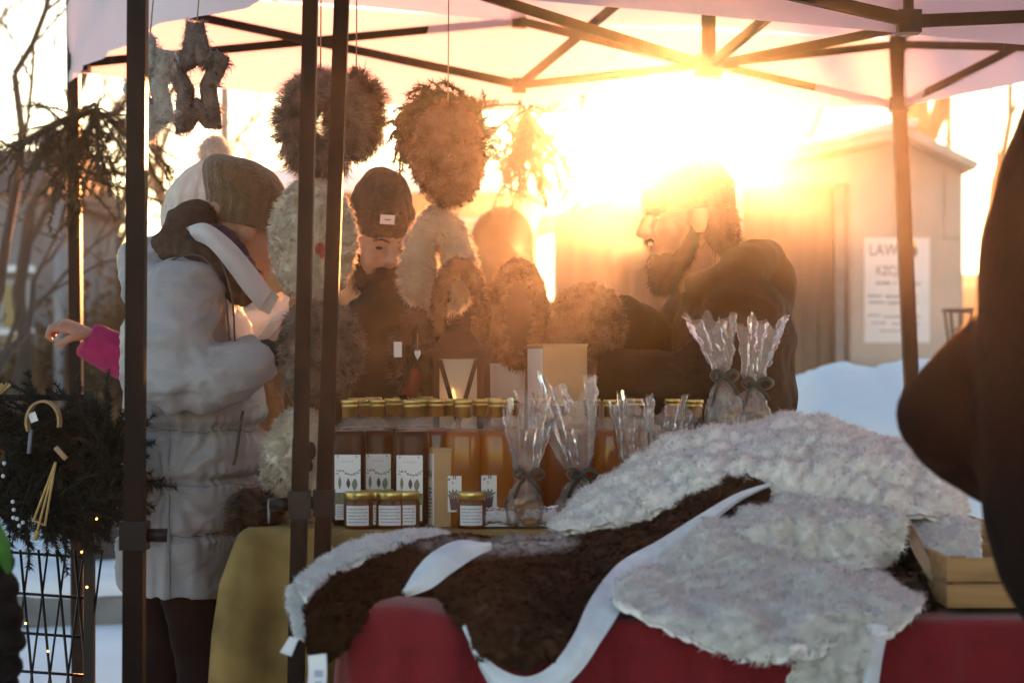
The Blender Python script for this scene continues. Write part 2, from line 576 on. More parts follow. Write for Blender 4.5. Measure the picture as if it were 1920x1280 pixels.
tree(1385, 24, 7.0, 0.16, 21, 'crooked dark bare tree rising right behind the hut door', lean=(0.35, 0.0), trunk=0.5, maxd=4)
tree(1565, 26, 7.5, 0.12, 22, 'slanting bare tree between the hut and the kiosk gable', lean=(-0.8, 0.0), trunk=0.5, maxd=4)
tree(1690, 27, 8.0, 0.27, 23, 'thick trunked bare tree straight behind the kiosk roof peak', lean=(0.1, 0), trunk=0.62, maxd=4)
tree(1855, 30, 7.6, 0.10, 24, 'bare tree standing to the right of the kiosk', trunk=0.4, maxd=4)
tree(-30, 10.5, 5.4, 0.05, 31, 'bare tree with long arching boughs beside the street lamp', lean=(-0.1, 0.2), maxd=6, trunk=0.28, spread=0.8, gnarl=0.16)
tree(30, 15, 6.8, 0.05, 32, 'bare tree with fine twigs in front of the grey house', lean=(0.1, 0), maxd=6, trunk=0.34, spread=0.62)
tree(215, 24, 7.5, 0.08, 33, 'bare tree growing out of the brown thicket', maxd=5, trunk=0.36)
tree(-20, 30, 8.0, 0.12, 34, 'tall bare tree behind the grey house', maxd=5, trunk=0.35)
tree(520, 44, 8.4, 0.14, 35, 'far bare tree over the snow covered long roof', maxd=4, trunk=0.4)
tree(345, 36, 8.2, 0.13, 36, 'slender bare tree on the bank behind the pom-pom hat', maxd=5, trunk=0.35)
def trunk_pole(px, D, z):
    b = np.array(((px - 960) / F * D, D, 0))
    g = G(); g.tube([b, b + (0, 0, z)], [0.07, 0.05], seg=10)
    g.bar(b + (-.5, 0, z - .3), b + (.5, 0, z - .3), .08)
    tag(g.build('utility_pole', M_BARK), 'thin wooden utility pole with crossarm beyond the kiosk', 'pole')
trunk_pole(1779, 34, 7.4)

# ---- brown thicket (countless twigs with dry leaves)
M_TWIG = mat('dry_twigs', (0.17, 0.10, 0.045), 0.9, col2=(0.07, 0.045, 0.025), scale=3, trans=0.25)
def thicket(x0, x1, D0, D1, h, n, seed, label):
    r = np.random.default_rng(seed)
    B = np.stack([r.uniform(x0, x1, n), r.uniform(D0, D1, n), np.zeros(n)], 1)
    hh = h * r.uniform(0.45, 1.0, n) * (0.8 + .2 * np.sin(B[:, 0] * 1.7))
    tip = B + np.stack([r.normal(size=n) * .28, r.normal(size=n) * .28, hh], 1)
    w = r.uniform(0.008, 0.02, n)[:, None]
    sx = np.array((1.0, 0.3, 0)); mid = (B + tip) / 2 + r.normal(size=(n, 3)) * 0.08
    V = np.stack([B - sx * w, B + sx * w, mid + sx * w * .7, mid - sx * w * .7, tip], 1).reshape(-1, 3)
    b = np.arange(n)[:, None] * 5
    g = G(); g.add(V, b + np.array([[0, 1, 2, 3]]), b + np.array([[3, 2, 4]]))
    m = n * 5
    k = r.integers(0, n, m); t = r.uniform(0.3, 1.0, (m, 1))
    c = B[k] * (1 - t) + tip[k] * t + r.normal(size=(m, 3)) * 0.10
    s = r.uniform(0.02, 0.05, (m, 1))
    a1 = nrm(r.normal(size=(m, 3))) * s; a2 = nrm(r.normal(size=(m, 3))) * s
    V = np.stack([c - a1, c + a2, c + a1, c - a2], 1).reshape(-1, 3)
    g.add(V, np.arange(m)[:, None] * 4 + np.array([[0, 1, 2, 3]]))
    tag(g.build('thicket', M_TWIG), label, 'thicket', kind='stuff')
thicket(-5.2, -2.7, 17, 19, 2.2, 2200, 51, 'dry brown leafy thicket behind the wreath stand')
thicket(-4.4, -1.6, 22, 25, 2.5, 2000, 52, 'dry brown thicket between the grey house and the long low building')

# ---- grey house on the left
M_HOUSE = mat('grey_render', (0.20, 0.20, 0.21), 0.9, var=0.15, scale=2.5, bump=0.3, bscale=30)
M_GLASS = mat('dark_pane', (0.03, 0.035, 0.045), 0.08, spec=0.8)
M_TRIM = mat('pale_trim', (0.42, 0.42, 0.44), 0.8, var=0.1, scale=5)
M_TILE = mat('dark_tiles', (0.07, 0.055, 0.05), 0.85, var=0.3, scale=12, bump=0.6)
def grey_house():
    D = 19.0
    b = P(-170, 690, D); b[2] = 0
    t = thing('house', tuple(b), 'grey rendered house with a snowy ledge behind the wreath stand', 'house')
    g = G(); g.box((b[0], D + 2, 1.35), (2.2, 4.0, 2.7)); g.build('wall', M_HOUSE, t, smooth=False)
    g = G(); g.add([(b[0]-1.25, D-.15, 2.7), (b[0]+1.25, D-.15, 2.7), (b[0]+1.25, D+4.2, 2.7), (b[0]-1.25, D+4.2, 2.7),
                    (b[0]-1.2, D+2, 3.3), (b[0]+1.2, D+2, 3.3)], [(0,1,5,4), (2,3,4,5), (0,3,2,1)], [(0,4,3), (1,2,5)])
    g.build('roof', M_TILE, t, smooth=False)
    for px in (-60, 30):
        c = P(px, 590, D)
        g = G(); g.box((c[0], D - .02, c[2]), (0.26, 0.05, 0.62)); w = g.build('window', M_TRIM, t, smooth=False)
        g = G(); g.box((c[0], D - .05, c[2]), (0.20, 0.02, 0.54)); g.build('pane', M_GLASS, w, smooth=False)
    for py in (505, 622):
        c = P(-130, py, D)
        g = G(); g.box((b[0], D - .06, c[2]), (2.24, 0.14, 0.06)); g.build('ledge', M_SNOWROOF, t, smooth=False)
grey_house()

# ---- long low building with a snowy roof
M_PLANK = mat('brown_planks', (0.16, 0.085, 0.045), 0.85, var=0.3, scale=2.0, stretch=(6, 1, 0.6), bump=0.3)
def long_building():
    D = 31.0
    x0 = P(470, 0, D)[0]; x1 = P(1010, 0, D)[0]
    zt = P(0, 362, D)[2]
    t = thing('long_building', ((x0 + x1) / 2, D, 0), 'long low brown building with snow on its roof behind the bearded man', 'building')
    g = G(); g.box(((x0 + x1) / 2, D + 2.5, zt / 2), (x1 - x0, 5, zt)); g.build('wall', M_PLANK, t, smooth=False)
    g = G(); zr = P(0, 318, D)[2]
    X0, X1 = x0 - .2, x1 + .2
    g.add([(X0, D-.3, zt), (X1, D-.3, zt), (X1, D-.3, zt+.16), (X0, D-.3, zt+.16), (X0, D+2.5, zr+.25), (X1, D+2.5, zr+.25), (X0, D+5.3, zt), (X1, D+5.3, zt)],
          [(0,1,2,3), (3,2,5,4), (4,5,7,6), (6,7,1,0)], [(0,3,4), (0,4,6), (1,5,2), (1,7,5)])
    g.build('snow_roof', M_SNOWROOF, t, smooth=False)
    for k in range(4):
        px = 520 + k * 125
        c = P(px, 460, D)
        g = G(); g.box((c[0], D - .03, c[2]), (.75, .06, .8)); w = g.build('window', M_TRIM, t, smooth=False)
        for s in (-1, 1):
            g = G(); g.box((c[0] + s * .17, D - .065, c[2]), (.28, .02, .66)); g.build('pane', M_GLASS, w, smooth=False)
    g = G(); c = P(700, 325, D); g.box((c[0], D + 2.3, zr + .4), (.06, .06, .9)); g.build('vent_pipe', M_TRIM, t, smooth=False)
long_building()

# ---- street lamps
M_LAMP = mat('grey_lamp_metal', (0.22, 0.23, 0.25), 0.5, metal=0.6, var=0.1)
def street_lamp(px, D, ytop, label, head=True):
    b = P(px, 690, D); b[2] = 0; zt = P(0, ytop, D)[2]
    t = thing('street_lamp', tuple(b), label, 'street lamp')
    g = G(); g.tube([b, b + (0, 0, zt)], [0.06, 0.035], seg=12); g.build('post', M_LAMP, t)
    if head:
        g = G(); g.lathe([(0.03, -.06), (0.10, -0.03), (0.27, 0.0), (0.28, 0.03), (0.12, 0.08), (0.03, 0.10)], (b[0], b[1], zt), 24); g.build('lamp_head', M_LAMP, t)
    else:
        g = G(); g.box((b[0], b[1], zt + .1), (.3, .14, .1)); g.build('lamp_head', M_LAMP, t, smooth=False)
street_lamp(112, 17, 268, 'grey street lamp with a flat round head beyond the wreath stand')
street_lamp(421, 20, 60, 'grey lamp post behind the fur star')

# ---- low snowy kerb, dark crate behind the wreath stand
M_CONC = mat('wet_concrete', (0.18, 0.18, 0.18), 0.85, var=0.2, scale=6, bump=0.3)
def kerb_wall():
    D = 9.6
    b = P(100, 690, D)
    t = thing('low_wall', (b[0], D, 0), 'low concrete wall with a cap of snow behind the wire rack', 'wall')
    g = G(); g.box((b[0] - .5, D + .15, 0.055), (2.4, .3, .13)); g.build('concrete', M_CONC, t, smooth=False)
    r = loft([[(b[0] - 1.7, D, .12), (b[0], D, .12), (b[0] + .7, D, .12)], [(b[0] - 1.7, D + .02, .2), (b[0], D + .02, .21), (b[0] + .7, D + .02, .19)],
              [(b[0] - 1.7, D + .28, .2), (b[0], D + .28, .22), (b[0] + .7, D + .28, .19)], [(b[0] - 1.7, D + .3, .12), (b[0], D + .3, .12), (b[0] + .7, D + .3, .12)]], 40, 9)
    r[..., 2] += .01 * snoise(r.reshape(-1, 3), 3, 8).reshape(r.shape[:2])
    g = G(); g.grid(r); g.build('snow_cap', M_SNOW, t)
kerb_wall()
M_BLACKBOX = mat('black_plastic_crate', (0.02, 0.02, 0.022), 0.5)
def crate_dark():
    c = P(203, 900, 12.5)
    z1 = P(0, 846, 12.5)[2]; z0 = 0.0
    g = G(); g.box((c[0], 12.5, (z0 + z1) / 2), (.22, .25, z1 - z0), taper=1.1)
    g.box((c[0], 12.5, z1), (.26, .29, .03))
    tag(g.build('waste_bin', M_BLACKBOX, smooth=False), 'small dark bin standing in the snow behind the puffer coat', 'bin')
crate_dark()

# ---- kiosk, hut
M_KIOSK = mat('kiosk_panel', (0.42, 0.36, 0.30), 0.75, var=0.10, scale=1.6, bump=0.15, bscale=40)
M_KTRIM = mat('kiosk_trim', (0.46, 0.40, 0.34), 0.7, var=0.08)
M_DOOR = mat('brown_door', (0.22, 0.14, 0.08), 0.6, var=0.15, scale=2, stretch=(5, 1, .5), bump=0.2)
M_PAPER = mat('poster_paper', (0.70, 0.68, 0.66), 0.7, var=0.04, scale=5)
M_INK = mat('print_ink', (0.06, 0.05, 0.06), 0.7)
M_INKY = mat('yellow_print', (0.75, 0.50, 0.06), 0.7)
M_METALK = mat('dark_handle', (0.08, 0.08, 0.08), 0.35, metal=0.9)

def text_geo(g, s, x, z, y, size, mi=0, squash=1.0):
    cu = bpy.data.curves.new('t', 'FONT'); cu.body = s; cu.size = 1.0; cu.align_x = 'LEFT'
    o = bpy.data.objects.new('t', cu); C.objects.link(o)
    dg = bpy.context.evaluated_depsgraph_get(); dg.update()
    me = o.evaluated_get(dg).to_mesh()
    me.calc_loop_triangles()
    V = np.array([v.co for v in me.vertices]) if len(me.vertices) else np.zeros((0, 3))
    T = np.array([t.vertices for t in me.loop_triangles])
    o.evaluated_get(dg).to_mesh_clear()
    bpy.data.objects.remove(o); bpy.data.curves.remove(cu)
    if len(V):
        W = np.stack([x + V[:, 0] * size * squash, np.full(len(V), y), z + V[:, 1] * size], 1)
        g.add(W, None, T, mi=mi)
    return g

def kiosk():
    D = 16.5
    X = lambda px: P(px, 0, D)[0]
    Z = lambda py: P(0, py, D)[2]
    t = thing('kiosk', (X(1600), D, 0), 'beige panel kiosk with snowy gable roof and a poster on its wall', 'kiosk')
    xr = X(1805); xl = X(1592)
    g = G(); g.box(((xl + xr) / 2, D + 1.2, Z(322) / 2), (xr - xl, 2.4, Z(322)))
    # gable triangle and the left shoulder
    zt = Z(322); zp = Z(262)
    g.add([(X(1470), D, zt), (xr, D, zt), (X(1690), D, zp), (X(1470), D + 2.4, zt), (xr, D + 2.4, zt), (X(1690), D + 2.4, zp)], [(0, 2, 5, 3), (2, 1, 4, 5), (0, 3, 4, 1)], [(0, 1, 2), (3, 5, 4)])
    g.box(((X(1470) + xl) / 2 - .003, D + 1.2, (zt + Z(345)) / 2), (xl - X(1470), 2.394, zt - Z(345)))
    g.build('wall', M_KIOSK, t, smooth=False)
    # wall panels proud of the wall with joints
    for (p0, p1, y0, y1) in ((1596, 1672, 328, 446), (1676, 1768, 328, 446), (1772, 1801, 328, 446), (1596, 1801, 450, 676)):
        g = G(); g.box(((X(p0) + X(p1)) / 2, D - .008, (Z(y0) + Z(y1)) / 2), (X(p1) - X(p0), .016, Z(y0) - Z(y1))); g.build('panel', M_KIOSK, t, smooth=False)
    g = G(); g.box((xl + (xr - xl) / 2, D - .02, Z(760) ), (xr - xl, .05, .3)); g.build('base_board', M_KTRIM, t, smooth=False)
    # roof slabs with snow
    for (pa, ya, pb, yb, nm, m) in ((1452, 300, 1692, 254, 'roof_slab', M_KTRIM), (1688, 254, 1818, 318, 'roof_slab', M_KTRIM)):
        a = P(pa, ya, D); b = P(pb, yb, D)
        g = G(); g.bar((a[0], D + 1.15, a[2]), (b[0], D + 1.15, b[2]), 2.9, .06, up=(0, 0, 1)); ro = g.build(nm, m, t, smooth=False)
    r = loft([[(P(px, py, D)[0], yy, P(px, py - off, D)[2]) for px, py in ((1450, 296), (1520, 281), (1600, 266), (1660, 253), (1700, 250))] for yy, off in ((D - .34, 2), (D - .33, 14), (D + 1.2, 16), (D + 2.65, 2))], 40, 14)
    r[..., 2] += .012 * snoise(r.reshape(-1, 3), 2.0, 18).reshape(r.shape[:2])
    g = G(); g.grid(r); g.build('roof_snow', M_SNOWROOF, t)
    # lower door bay
    xa = X(1360); xd0 = X(1398); xd1 = X(1572)
    g = G(); g.box(((xa + xl) / 2 - .002, D + 1.35, Z(344) / 2), (xl - xa, 2.0, Z(344))); g.build('door_bay', M_KIOSK, t, smooth=False)
    d = G(); d.box(((xd0 + xd1) / 2, D + .31, Z(352) / 2), (xd1 - xd0, .06, Z(352))); dr = d.build('door', M_DOOR, t, smooth=False)
    for k in range(6):
        d = G(); xx = xd0 + (xd1 - xd0) * (k + .5) / 6; d.box((xx, D + .268, Z(360) / 2), ((xd1 - xd0) / 6 - .008, .024, Z(364))); d.build('plank', M_DOOR, dr, smooth=False)
    d = G(); d.box((xd1 - .07, D + .235, 1.05), (.03, .05, .14)); d.build('handle', M_METALK, dr, smooth=False)
    for (p0, p1, y0, y1) in ((1360, 1602, 335, 348), (1573, 1590, 349, 1000), (1362, 1397, 349, 1000)):
        g = G(); g.box(((X(p0) + X(p1)) / 2, D + .25, (Z(y0) + max(0, Z(y1))) / 2), (X(p1) - X(p0), .2, Z(y0) - max(0, Z(y1)))); g.build('door_frame', M_KTRIM, t, smooth=False)
    # poster
    c0 = P(1620, 446, D); c1 = P(1742, 642, D)
    p = G(); p.box(((c0[0] + c1[0]) / 2, D - .022, (c0[2] + c1[2]) / 2), (c1[0] - c0[0], .008, c0[2] - c1[2]))
    po = tag(p.build('poster', M_PAPER, None, smooth=False), 'white information poster with large dark lettering fixed to the kiosk wall', 'poster')
    g = G(); y = D - .0275
    text_geo(g, 'LAWA', P(1628, 0, D)[0], Z(479), y, S(31, D), squash=.80)
    text_geo(g, 'KZCJ. JZ', P(1641, 0, D)[0], Z(516), y, S(25, D), squash=.72)
    rs = np.random.default_rng(5)
    for (px, py, ln_, h) in ((1643, 531, 26, 5), (1676, 531, 6, 5), (1690, 532, 36, 5), (1627, 555, 28, 4), (1660, 556, 60, 4), (1628, 567, 30, 4), (1662, 568, 58, 4), (1628, 591, 20, 4), (1657, 594, 66, 4), (1634, 605, 28, 3), (1672, 607, 50, 3), (1650, 620, 60, 3)):
        x = px
        while x < px + ln_:
            ww = rs.uniform(1.2, 2.6)
            a = P(x, py, D); g.box((a[0], y, a[2]), (S(ww, D), .0008, S(h * rs.uniform(.6, 1.1), D)))
            x += ww + 1.0
    tag(g.build('print', M_INK, po, smooth=False), kind='stuff')
    g = G()
    c = P(1706, 468, D)
    for k in range(20):
        a0, a1 = k * .157 + .6, (k + 1) * .157 + .6
        V = [(c[0] + rr * math.cos(a), y - .0004, c[2] + rr * math.sin(a)) for rr, a in ((S(8, D), a0), (S(15, D), a0), (S(15, D), a1), (S(8, D), a1))]
        g.add(V, [(0, 1, 2, 3)])
    g.build('logo_ring', M_INKY, po, smooth=False)
    g = G(); c = P(1712, 472, D)
    g.add([(c[0] + S(7, D) * math.cos(k * .5236), y - .0008, c[2] + S(10, D) * math.sin(k * .5236)) for k in range(12)] + [(c[0], y - .0008, c[2])], None, [(12, k, (k + 1) % 12) for k in range(12)])
    g.build('logo_mark', M_INK, po, smooth=False)
kiosk()

def hut():
    D = 15.2
    X = lambda px: P(px, 0, D)[0]; Z = lambda py: P(0, py, D)[2]
    t = thing('wooden_hut', (X(1200), D, 0), 'brown plank market hut with slanting roof edge behind the vendor', 'hut')
    x0, x1, x2 = X(1045), X(1210), X(1372)
    zl, zp = Z(408), Z(345)
    g = G()
    g.add([(x0, D, 0), (x2, D, 0), (x2, D, zp), (x1, D, zp), (x0, D, zl), (x0, D + 1.6, 0), (x2, D + 1.6, 0), (x2, D + 1.6, zp), (x1, D + 1.6, zp), (x0, D + 1.6, zl)],
          [(0, 1, 2, 3), (5, 8, 7, 6), (1, 6, 7, 2), (2, 7, 8, 3), (3, 8, 9, 4), (0, 4, 9, 5)], [(0, 3, 4), (5, 9, 8)])
    w = g.build('wall', M_PLANK, t, smooth=False)
    n = 12
    for k in range(n):
        xa = x0 + (x2 - x0) * k / n; xb = x0 + (x2 - x0) * (k + 1) / n
        zz = min(zp, zl + (zp - zl) * max(0, (xa - x0) / (x1 - x0))) - .02
        g = G(); g.box(((xa + xb) / 2, D - .012, zz / 2), (xb - xa - .012, .022, zz)); g.build('plank', M_PLANK, w, smooth=False)
    g = G(); g.bar((x0 - .12, D + .7, Z(414)), (x1 + .02, D + .7, Z(337)), 2.0, .05); r = g.build('roof', M_KTRIM, t, smooth=False)
    g = G(); g.bar((x1 + .022, D + .7, Z(338)), (x2 + .05, D + .7, Z(337)), 2.0, .05); g.build('roof', M_KTRIM, t, smooth=False)
    rr = loft([[(P(px, py, D)[0], yy, P(px, py - off, D)[2]) for px, py in ((1024, 417), (1100, 382), (1205, 331), (1290, 330), (1382, 330))] for yy, off in ((D - .34, 0), (D - .33, 8), (D + .7, 10), (D + 1.7, 0))], 30, 10)
    g = G(); g.grid(rr); g.build('roof_snow', M_SNOWROOF, t)
hut()

def brazier():
    D = 12.2
    c = P(1812, 690, D); zt = P(0, 582, D)[2]; zb = P(0, 668, D)[2]
    t = thing('fire_basket', (c[0], D, 0), 'black slatted iron fire basket on a stem beside the kiosk', 'fire basket')
    for z, r in ((zt, S(42, D)), (zb, S(30, D))):
        g = G(); a = np.linspace(0, 2 * math.pi, 25)
        g.tube(np.stack([c[0] + r * np.cos(a), D + r * np.sin(a), np.full(25, z)], 1), .012, seg=6, cap=False); g.build('hoop', M_METALK, t)
    for k in range(12):
        a = k * math.pi / 6
        g = G(); g.bar((c[0] + S(30, D) * math.cos(a), D + S(30, D) * math.sin(a), zb), (c[0] + S(42, D) * math.cos(a), D + S(42, D) * math.sin(a), zt), .022, .008); g.build('slat', M_METALK, t, smooth=False)
    g = G(); g.lathe([(.02, 0.02), (.14, .02), (.14, .04), (.03, .06), (.025, zb), (S(30, D), zb + .002), (S(29, D), zb + .02)], (c[0], D, 0), 16); g.build('stem', M_METALK, t)
    g = G(); rs = np.random.default_rng(3)
    for k in range(6):
        d = nrm(rs.normal(size=3) * (1, 1, .25)); m = np.array((c[0], D, zb + .07)) + rs.normal(size=3) * .03
        g.tube([m - d * .09, m + d * .09], .025, seg=7)
    g.build('firewood', M_BARK, t)
brazier()

# ------------------------------------------------------------------ tents
M_FRAME = mat('dark_steel', (0.012, 0.007, 0.006), 0.5, var=0.2, scale=6, bump=0.05, spec=0.12)
M_PLASTIC = mat('black_plastic', (0.010, 0.009, 0.009), 0.45, spec=0.25)
M_CANOPY = mat('white_canopy', (0.78, 0.76, 0.81), 0.75, var=0.04, scale=2.0, trans=0.40, tcol=(0.80, 0.63, 0.72), bump=0.25, bscale=7.0)

def leg(parent, base, top, w=0.044, clamp=None, knobside=1):
    base = np.array(base, float); top = np.array(top, float)
    g = G(); k = base + (top - base) * 0.44
    g.bar(base, k + (0, 0, .005), w, w, up=(0, 1, 0)); o = g.build('leg', M_FRAME, parent, smooth=False)
    g = G(); g.bar(k, top, w * .93, w * .93, up=(0, 1, 0)); g.build('leg_upper', M_FRAME, parent, smooth=False)
    if clamp is not None:
        f = (clamp - base[2]) / (top[2] - base[2]); c = base + (top - base) * f
        g = G(); g.box(c, (w * 1.32, w * 1.32, .052)); cl = g.build('clamp', M_PLASTIC, parent, smooth=False)
        g = G(); g.tube([c + (knobside * w * .6, 0, 0), c + (knobside * (w * .6 + .038), 0, 0)], .013, seg=10); g.build('knob', M_PLASTIC, cl)
        g = G(); a = np.linspace(0, 2 * math.pi, 17); cc = c + (knobside * (w * .6 + .04), 0, -.012)
        g.tube(np.stack([np.full(17, cc[0]), cc[1] + .009 * np.cos(a), cc[2] + .022 * np.sin(a)], 1), .0018, seg=5, cap=False); g.build('pull_ring', M_LAMP, cl)
    g = G(); g.box((base[0], base[1], .006 + base[2] * 0), (w * 2.2, w * 2.2, .012)); g.build('foot_plate', M_FRAME, parent, smooth=False)

def scissors(parent, a, b, zu, zl, w=.028, off=(0, 0, 0)):
    """two scissor pairs from corner a to corner b, meeting at mid span"""
    a = np.array(a, float); b = np.array(b, float); m = (a + b) / 2
    n = nrm(np.array((b[1] - a[1], -(b[0] - a[0])))) * .016
    for (p, q) in ((a, m), (b, m)):
        for s, (z1, z2) in ((1, (zu, zl)), (-1, (zl, zu))):
            g = G(); g.bar((p[0] + n[0] * s, p[1] + n[1] * s, z1), (q[0] + n[0] * s, q[1] + n[1] * s, z2), w * .55, w); g.build('truss_bar', M_FRAME, parent, smooth=False)
        g = G(); c = (p + q) / 2; g.tube([(c[0] - n[0] * 2, c[1] - n[1] * 2, (zu + zl) / 2), (c[0] + n[0] * 2, c[1] + n[1] * 2, (zu + zl) / 2)], .012, seg=8); g.build('pivot', M_PLASTIC, parent)
    for z in (zu, zl):
        g = G(); g.box((m[0], m[1], z), (.05, .05, .05)); g.build('joint', M_PLASTIC, parent, smooth=False)
    return m

def fabric(parent, name, rows, nu, nv, wr=0.012, seed=1, freq=1.3, thick=0.0):
    g = loft(rows, nu, nv)
    Pt = g.reshape(-1, 3); N = vnormals(Pt, gquads(nv, nu))
    Pt = Pt + N * (wr * snoise(Pt, freq, seed))[:, None]
    gg = G(); gg.grid(Pt.reshape(g.shape), thick)
    return gg.build(name, M_CANOPY, parent)

# tent A: over the bottle table
FL = np.array((-1.42, 7.00)); FR = np.array((1.47, 8.12)); NL = np.array((-0.335, 4.20)); NR = NL + FR - FL
tA = thing('market_tent', ((FL + FR + NL + NR)[0] / 4, (FL + FR + NL + NR)[1] / 4, 0), 'white pop-up market tent with dark scissor frame over the bottle table', 'tent')
ZU, ZL = 2.38, 2.15
leg(tA, (FL[0], FL[1], 0), (FL[0] - .02, FL[1], 2.40), .042)
leg(tA, (FR[0] + .10, FR[1], 0), (FR[0] - .01, FR[1], 2.42), .056, clamp=0.8)
leg(tA, (P(607, 0, 4.2)[0] - .03, NL[1], 0), (P(640, 0, 4.2)[0] + .02, NL[1], 2.42), .031, clamp=0.885, knobside=-1)
leg(tA, (NR[0], NR[1], 0), (NR[0], NR[1], 2.42), .043, clamp=0.885)
mids = []
for a, b in ((FL, FR), (FR, NR), (NL, NR), (FL, NL)):
    mids.append(scissors(tA, a, b, ZU, ZL))
hub = (FL + FR + NL + NR) / 4
g = G(); g.bar((hub[0], hub[1], 2.0), (hub[0], hub[1], 2.98), .038); g.build('king_post', M_FRAME, tA, smooth=False)
for z in (2.02, 2.42):
    g = G(); g.box((hub[0], hub[1], z), (.075, .075, .06)); g.build('hub', M_PLASTIC, tA, smooth=False)
for m in mids:
    q = (m + hub) / 2
    for (z1, z2) in ((ZL, 2.42), (ZU, 2.02)):
        g = G(); g.bar((m[0], m[1], z1), (hub[0], hub[1], z2), .016, .028); g.build('truss_bar', M_FRAME, tA, smooth=False)
for c, nm in ((FL, 0), (FR, 1), (NL, 2), (NR, 3)):
    for z in (ZU, ZL):
        g = G(); g.box((c[0], c[1], z), (.068, .068, .055)); g.build('corner_bracket', M_PLASTIC, tA, smooth=False)
PK = np.array((hub[0], hub[1], 3.0))
def q3(c, z): return (c[0], c[1], z)
for k, (a, b) in enumerate(((FL, FR), (FR, NR), (NR, NL), (NL, FL))):
    rows = [[q3(a, 2.405), q3((a + b) / 2, 2.385), q3(b, 2.405)]]
    for t in (.33, .66, .97):
        ra = np.array(q3(a, 2.405)) * (1 - t) + PK * t; rb = np.array(q3(b, 2.405)) * (1 - t) + PK * t
        md = (ra + rb) / 2; md[2] -= .04 * math.sin(math.pi * t)
        rows.append([ra, md, rb])
    fabric(tA, 'roof_panel', rows, 40, 24, .008, 60 + k)
o_ = lambda c: hub + (c - hub) * 1.006
a, b = o_(FL), o_(FR)
fabric(tA, 'valance', [[q3(a, 2.40), q3((a + b) / 2, 2.385), q3(b, 2.40)], [q3(a, 2.26), q3((a + b) / 2, 2.25), q3(b, 2.26)], [q3(a, 2.12), q3(a * .75 + b * .25, 2.075), q3((a + b) / 2, 2.055), q3(a * .25 + b * .75, 2.10), q3(b, 2.145)]], 70, 12, .006, 71)
a, b = o_(FR), o_(NR)
fabric(tA, 'valance', [[q3(a, 2.40), q3(b, 2.40)], [q3(a, 2.26), q3(b, 2.26)], [q3(a, 2.145), q3(b, 2.12)]], 50, 12, .008, 72)
a, b = o_(NL), o_(NR)
fabric(tA, 'valance', [[q3(a, 2.40), q3(b, 2.40)], [q3(a, 2.26), q3(b, 2.26)], [q3(a, 2.13), q3(b, 2.12)]], 50, 12, .008, 73)
a, b = o_(FL), o_(NL)
out = np.array((-1.0, -.3)) * .03
fabric(tA, 'valance', [[q3(a, 2.40), q3(a * .5 + b * .5, 2.37), q3(b, 2.40)], [q3(a + out, 2.23), q3((a + b) / 2 + out * 1.6, 2.2), q3(b + out, 2.2)],
                        [q3(a + out * .8, 2.085), q3(a * .75 + b * .25 + out * 1.8, 2.065), q3((a + b) / 2 + out * 2.0, 2.035), q3(a * .25 + b * .75 + out, 1.97), q3(b, 1.93)]], 70, 16, .022, 74, 1.6)

# tent C: over the sheepskin table
ang = math.radians(27.0)
CL = np.array((-0.687, 3.90)); u = np.array((math.cos(ang), math.sin(ang))); v = np.array((math.sin(ang), -math.cos(ang)))
CR = CL + u * 3.5; CNL = CL + v * 3.0; CNR = CR + v * 3.0
hC = (CL + CR + CNL + CNR) / 4
tC = thing('market_tent', (hC[0], hC[1], 0), 'white pop-up market tent over the sheepskin table', 'tent')
ZUC, ZLC = 2.10, 1.91
leg(tC, (CL[0] - .008, CL[1], 0), (CL[0] + .005, CL[1], 2.14), .037, clamp=0.845)
for c in (CR, CNL, CNR):
    leg(tC, (c[0], c[1], 0), (c[0], c[1], 2.14), .037, clamp=0.845)
for a, b in ((CL, CR), (CR, CNR), (CNL, CNR), (CL, CNL)):
    scissors(tC, a, b, ZUC, ZLC)
mC = (CL + CR) / 2
g = G(); g.bar((mC[0], mC[1], 1.92), (mC[0], mC[1], 2.12), .02); g.build('upright', M_FRAME, tC, smooth=False)
PKC = np.array((hC[0], hC[1], 2.75))
for k, (a, b) in enumerate(((CL, CR), (CR, CNR), (CNR, CNL), (CNL, CL))):
    rows = [[q3(a, 2.13), q3((a + b) / 2, 2.115), q3(b, 2.13)]]
    for t in (.33, .66, .97):
        ra = np.array(q3(a, 2.13)) * (1 - t) + PKC * t; rb = np.array(q3(b, 2.13)) * (1 - t) + PKC * t
        md = (ra + rb) / 2; md[2] -= .04 * math.sin(math.pi * t)
        rows.append([ra, md, rb])
    fabric(tC, 'roof_panel', rows, 40, 24, .008, 80 + k)
oC = lambda c: hC + (c - hC) * 1.012
for k, (a, b) in enumerate(((CL, CR), (CR, CNR), (CNR, CNL), (CNL, CL))):
    a, b = oC(a), oC(b)
    fabric(tC, 'valance', [[q3(a, 2.13), q3(b, 2.13)], [q3(a, 2.0), q3(b, 2.0)], [q3(a, 1.885), q3(a * .6 + b * .4, 1.89), q3(b, 1.88)]], 60, 10, .008, 90 + k)

# the second upright beside the corner leg
tp = thing('support_pole', (P(545, 0, 4.02)[0], 4.02, 0), 'black square pole with a ring clamp standing just in front of the burlap cloth', 'pole')
leg(tp, (P(545, 0, 4.02)[0] - .002, 4.02, 0), (P(580, 0, 4.02)[0] + .012, 4.02, 2.3), .030, clamp=0.893, knobside=-1)
# ------------------------------------------------------------------ burlap table
M_BURLAP = mat('burlap', (0.30, 0.195, 0.062), 0.9, var=0.28, scale=11, bump=0.35, wave=260.0, trans=0.12)
M_WOOD = mat('table_wood', (0.30, 0.20, 0.11), 0.7, var=0.25, scale=4, stretch=(1, 8, 8), bump=0.15)

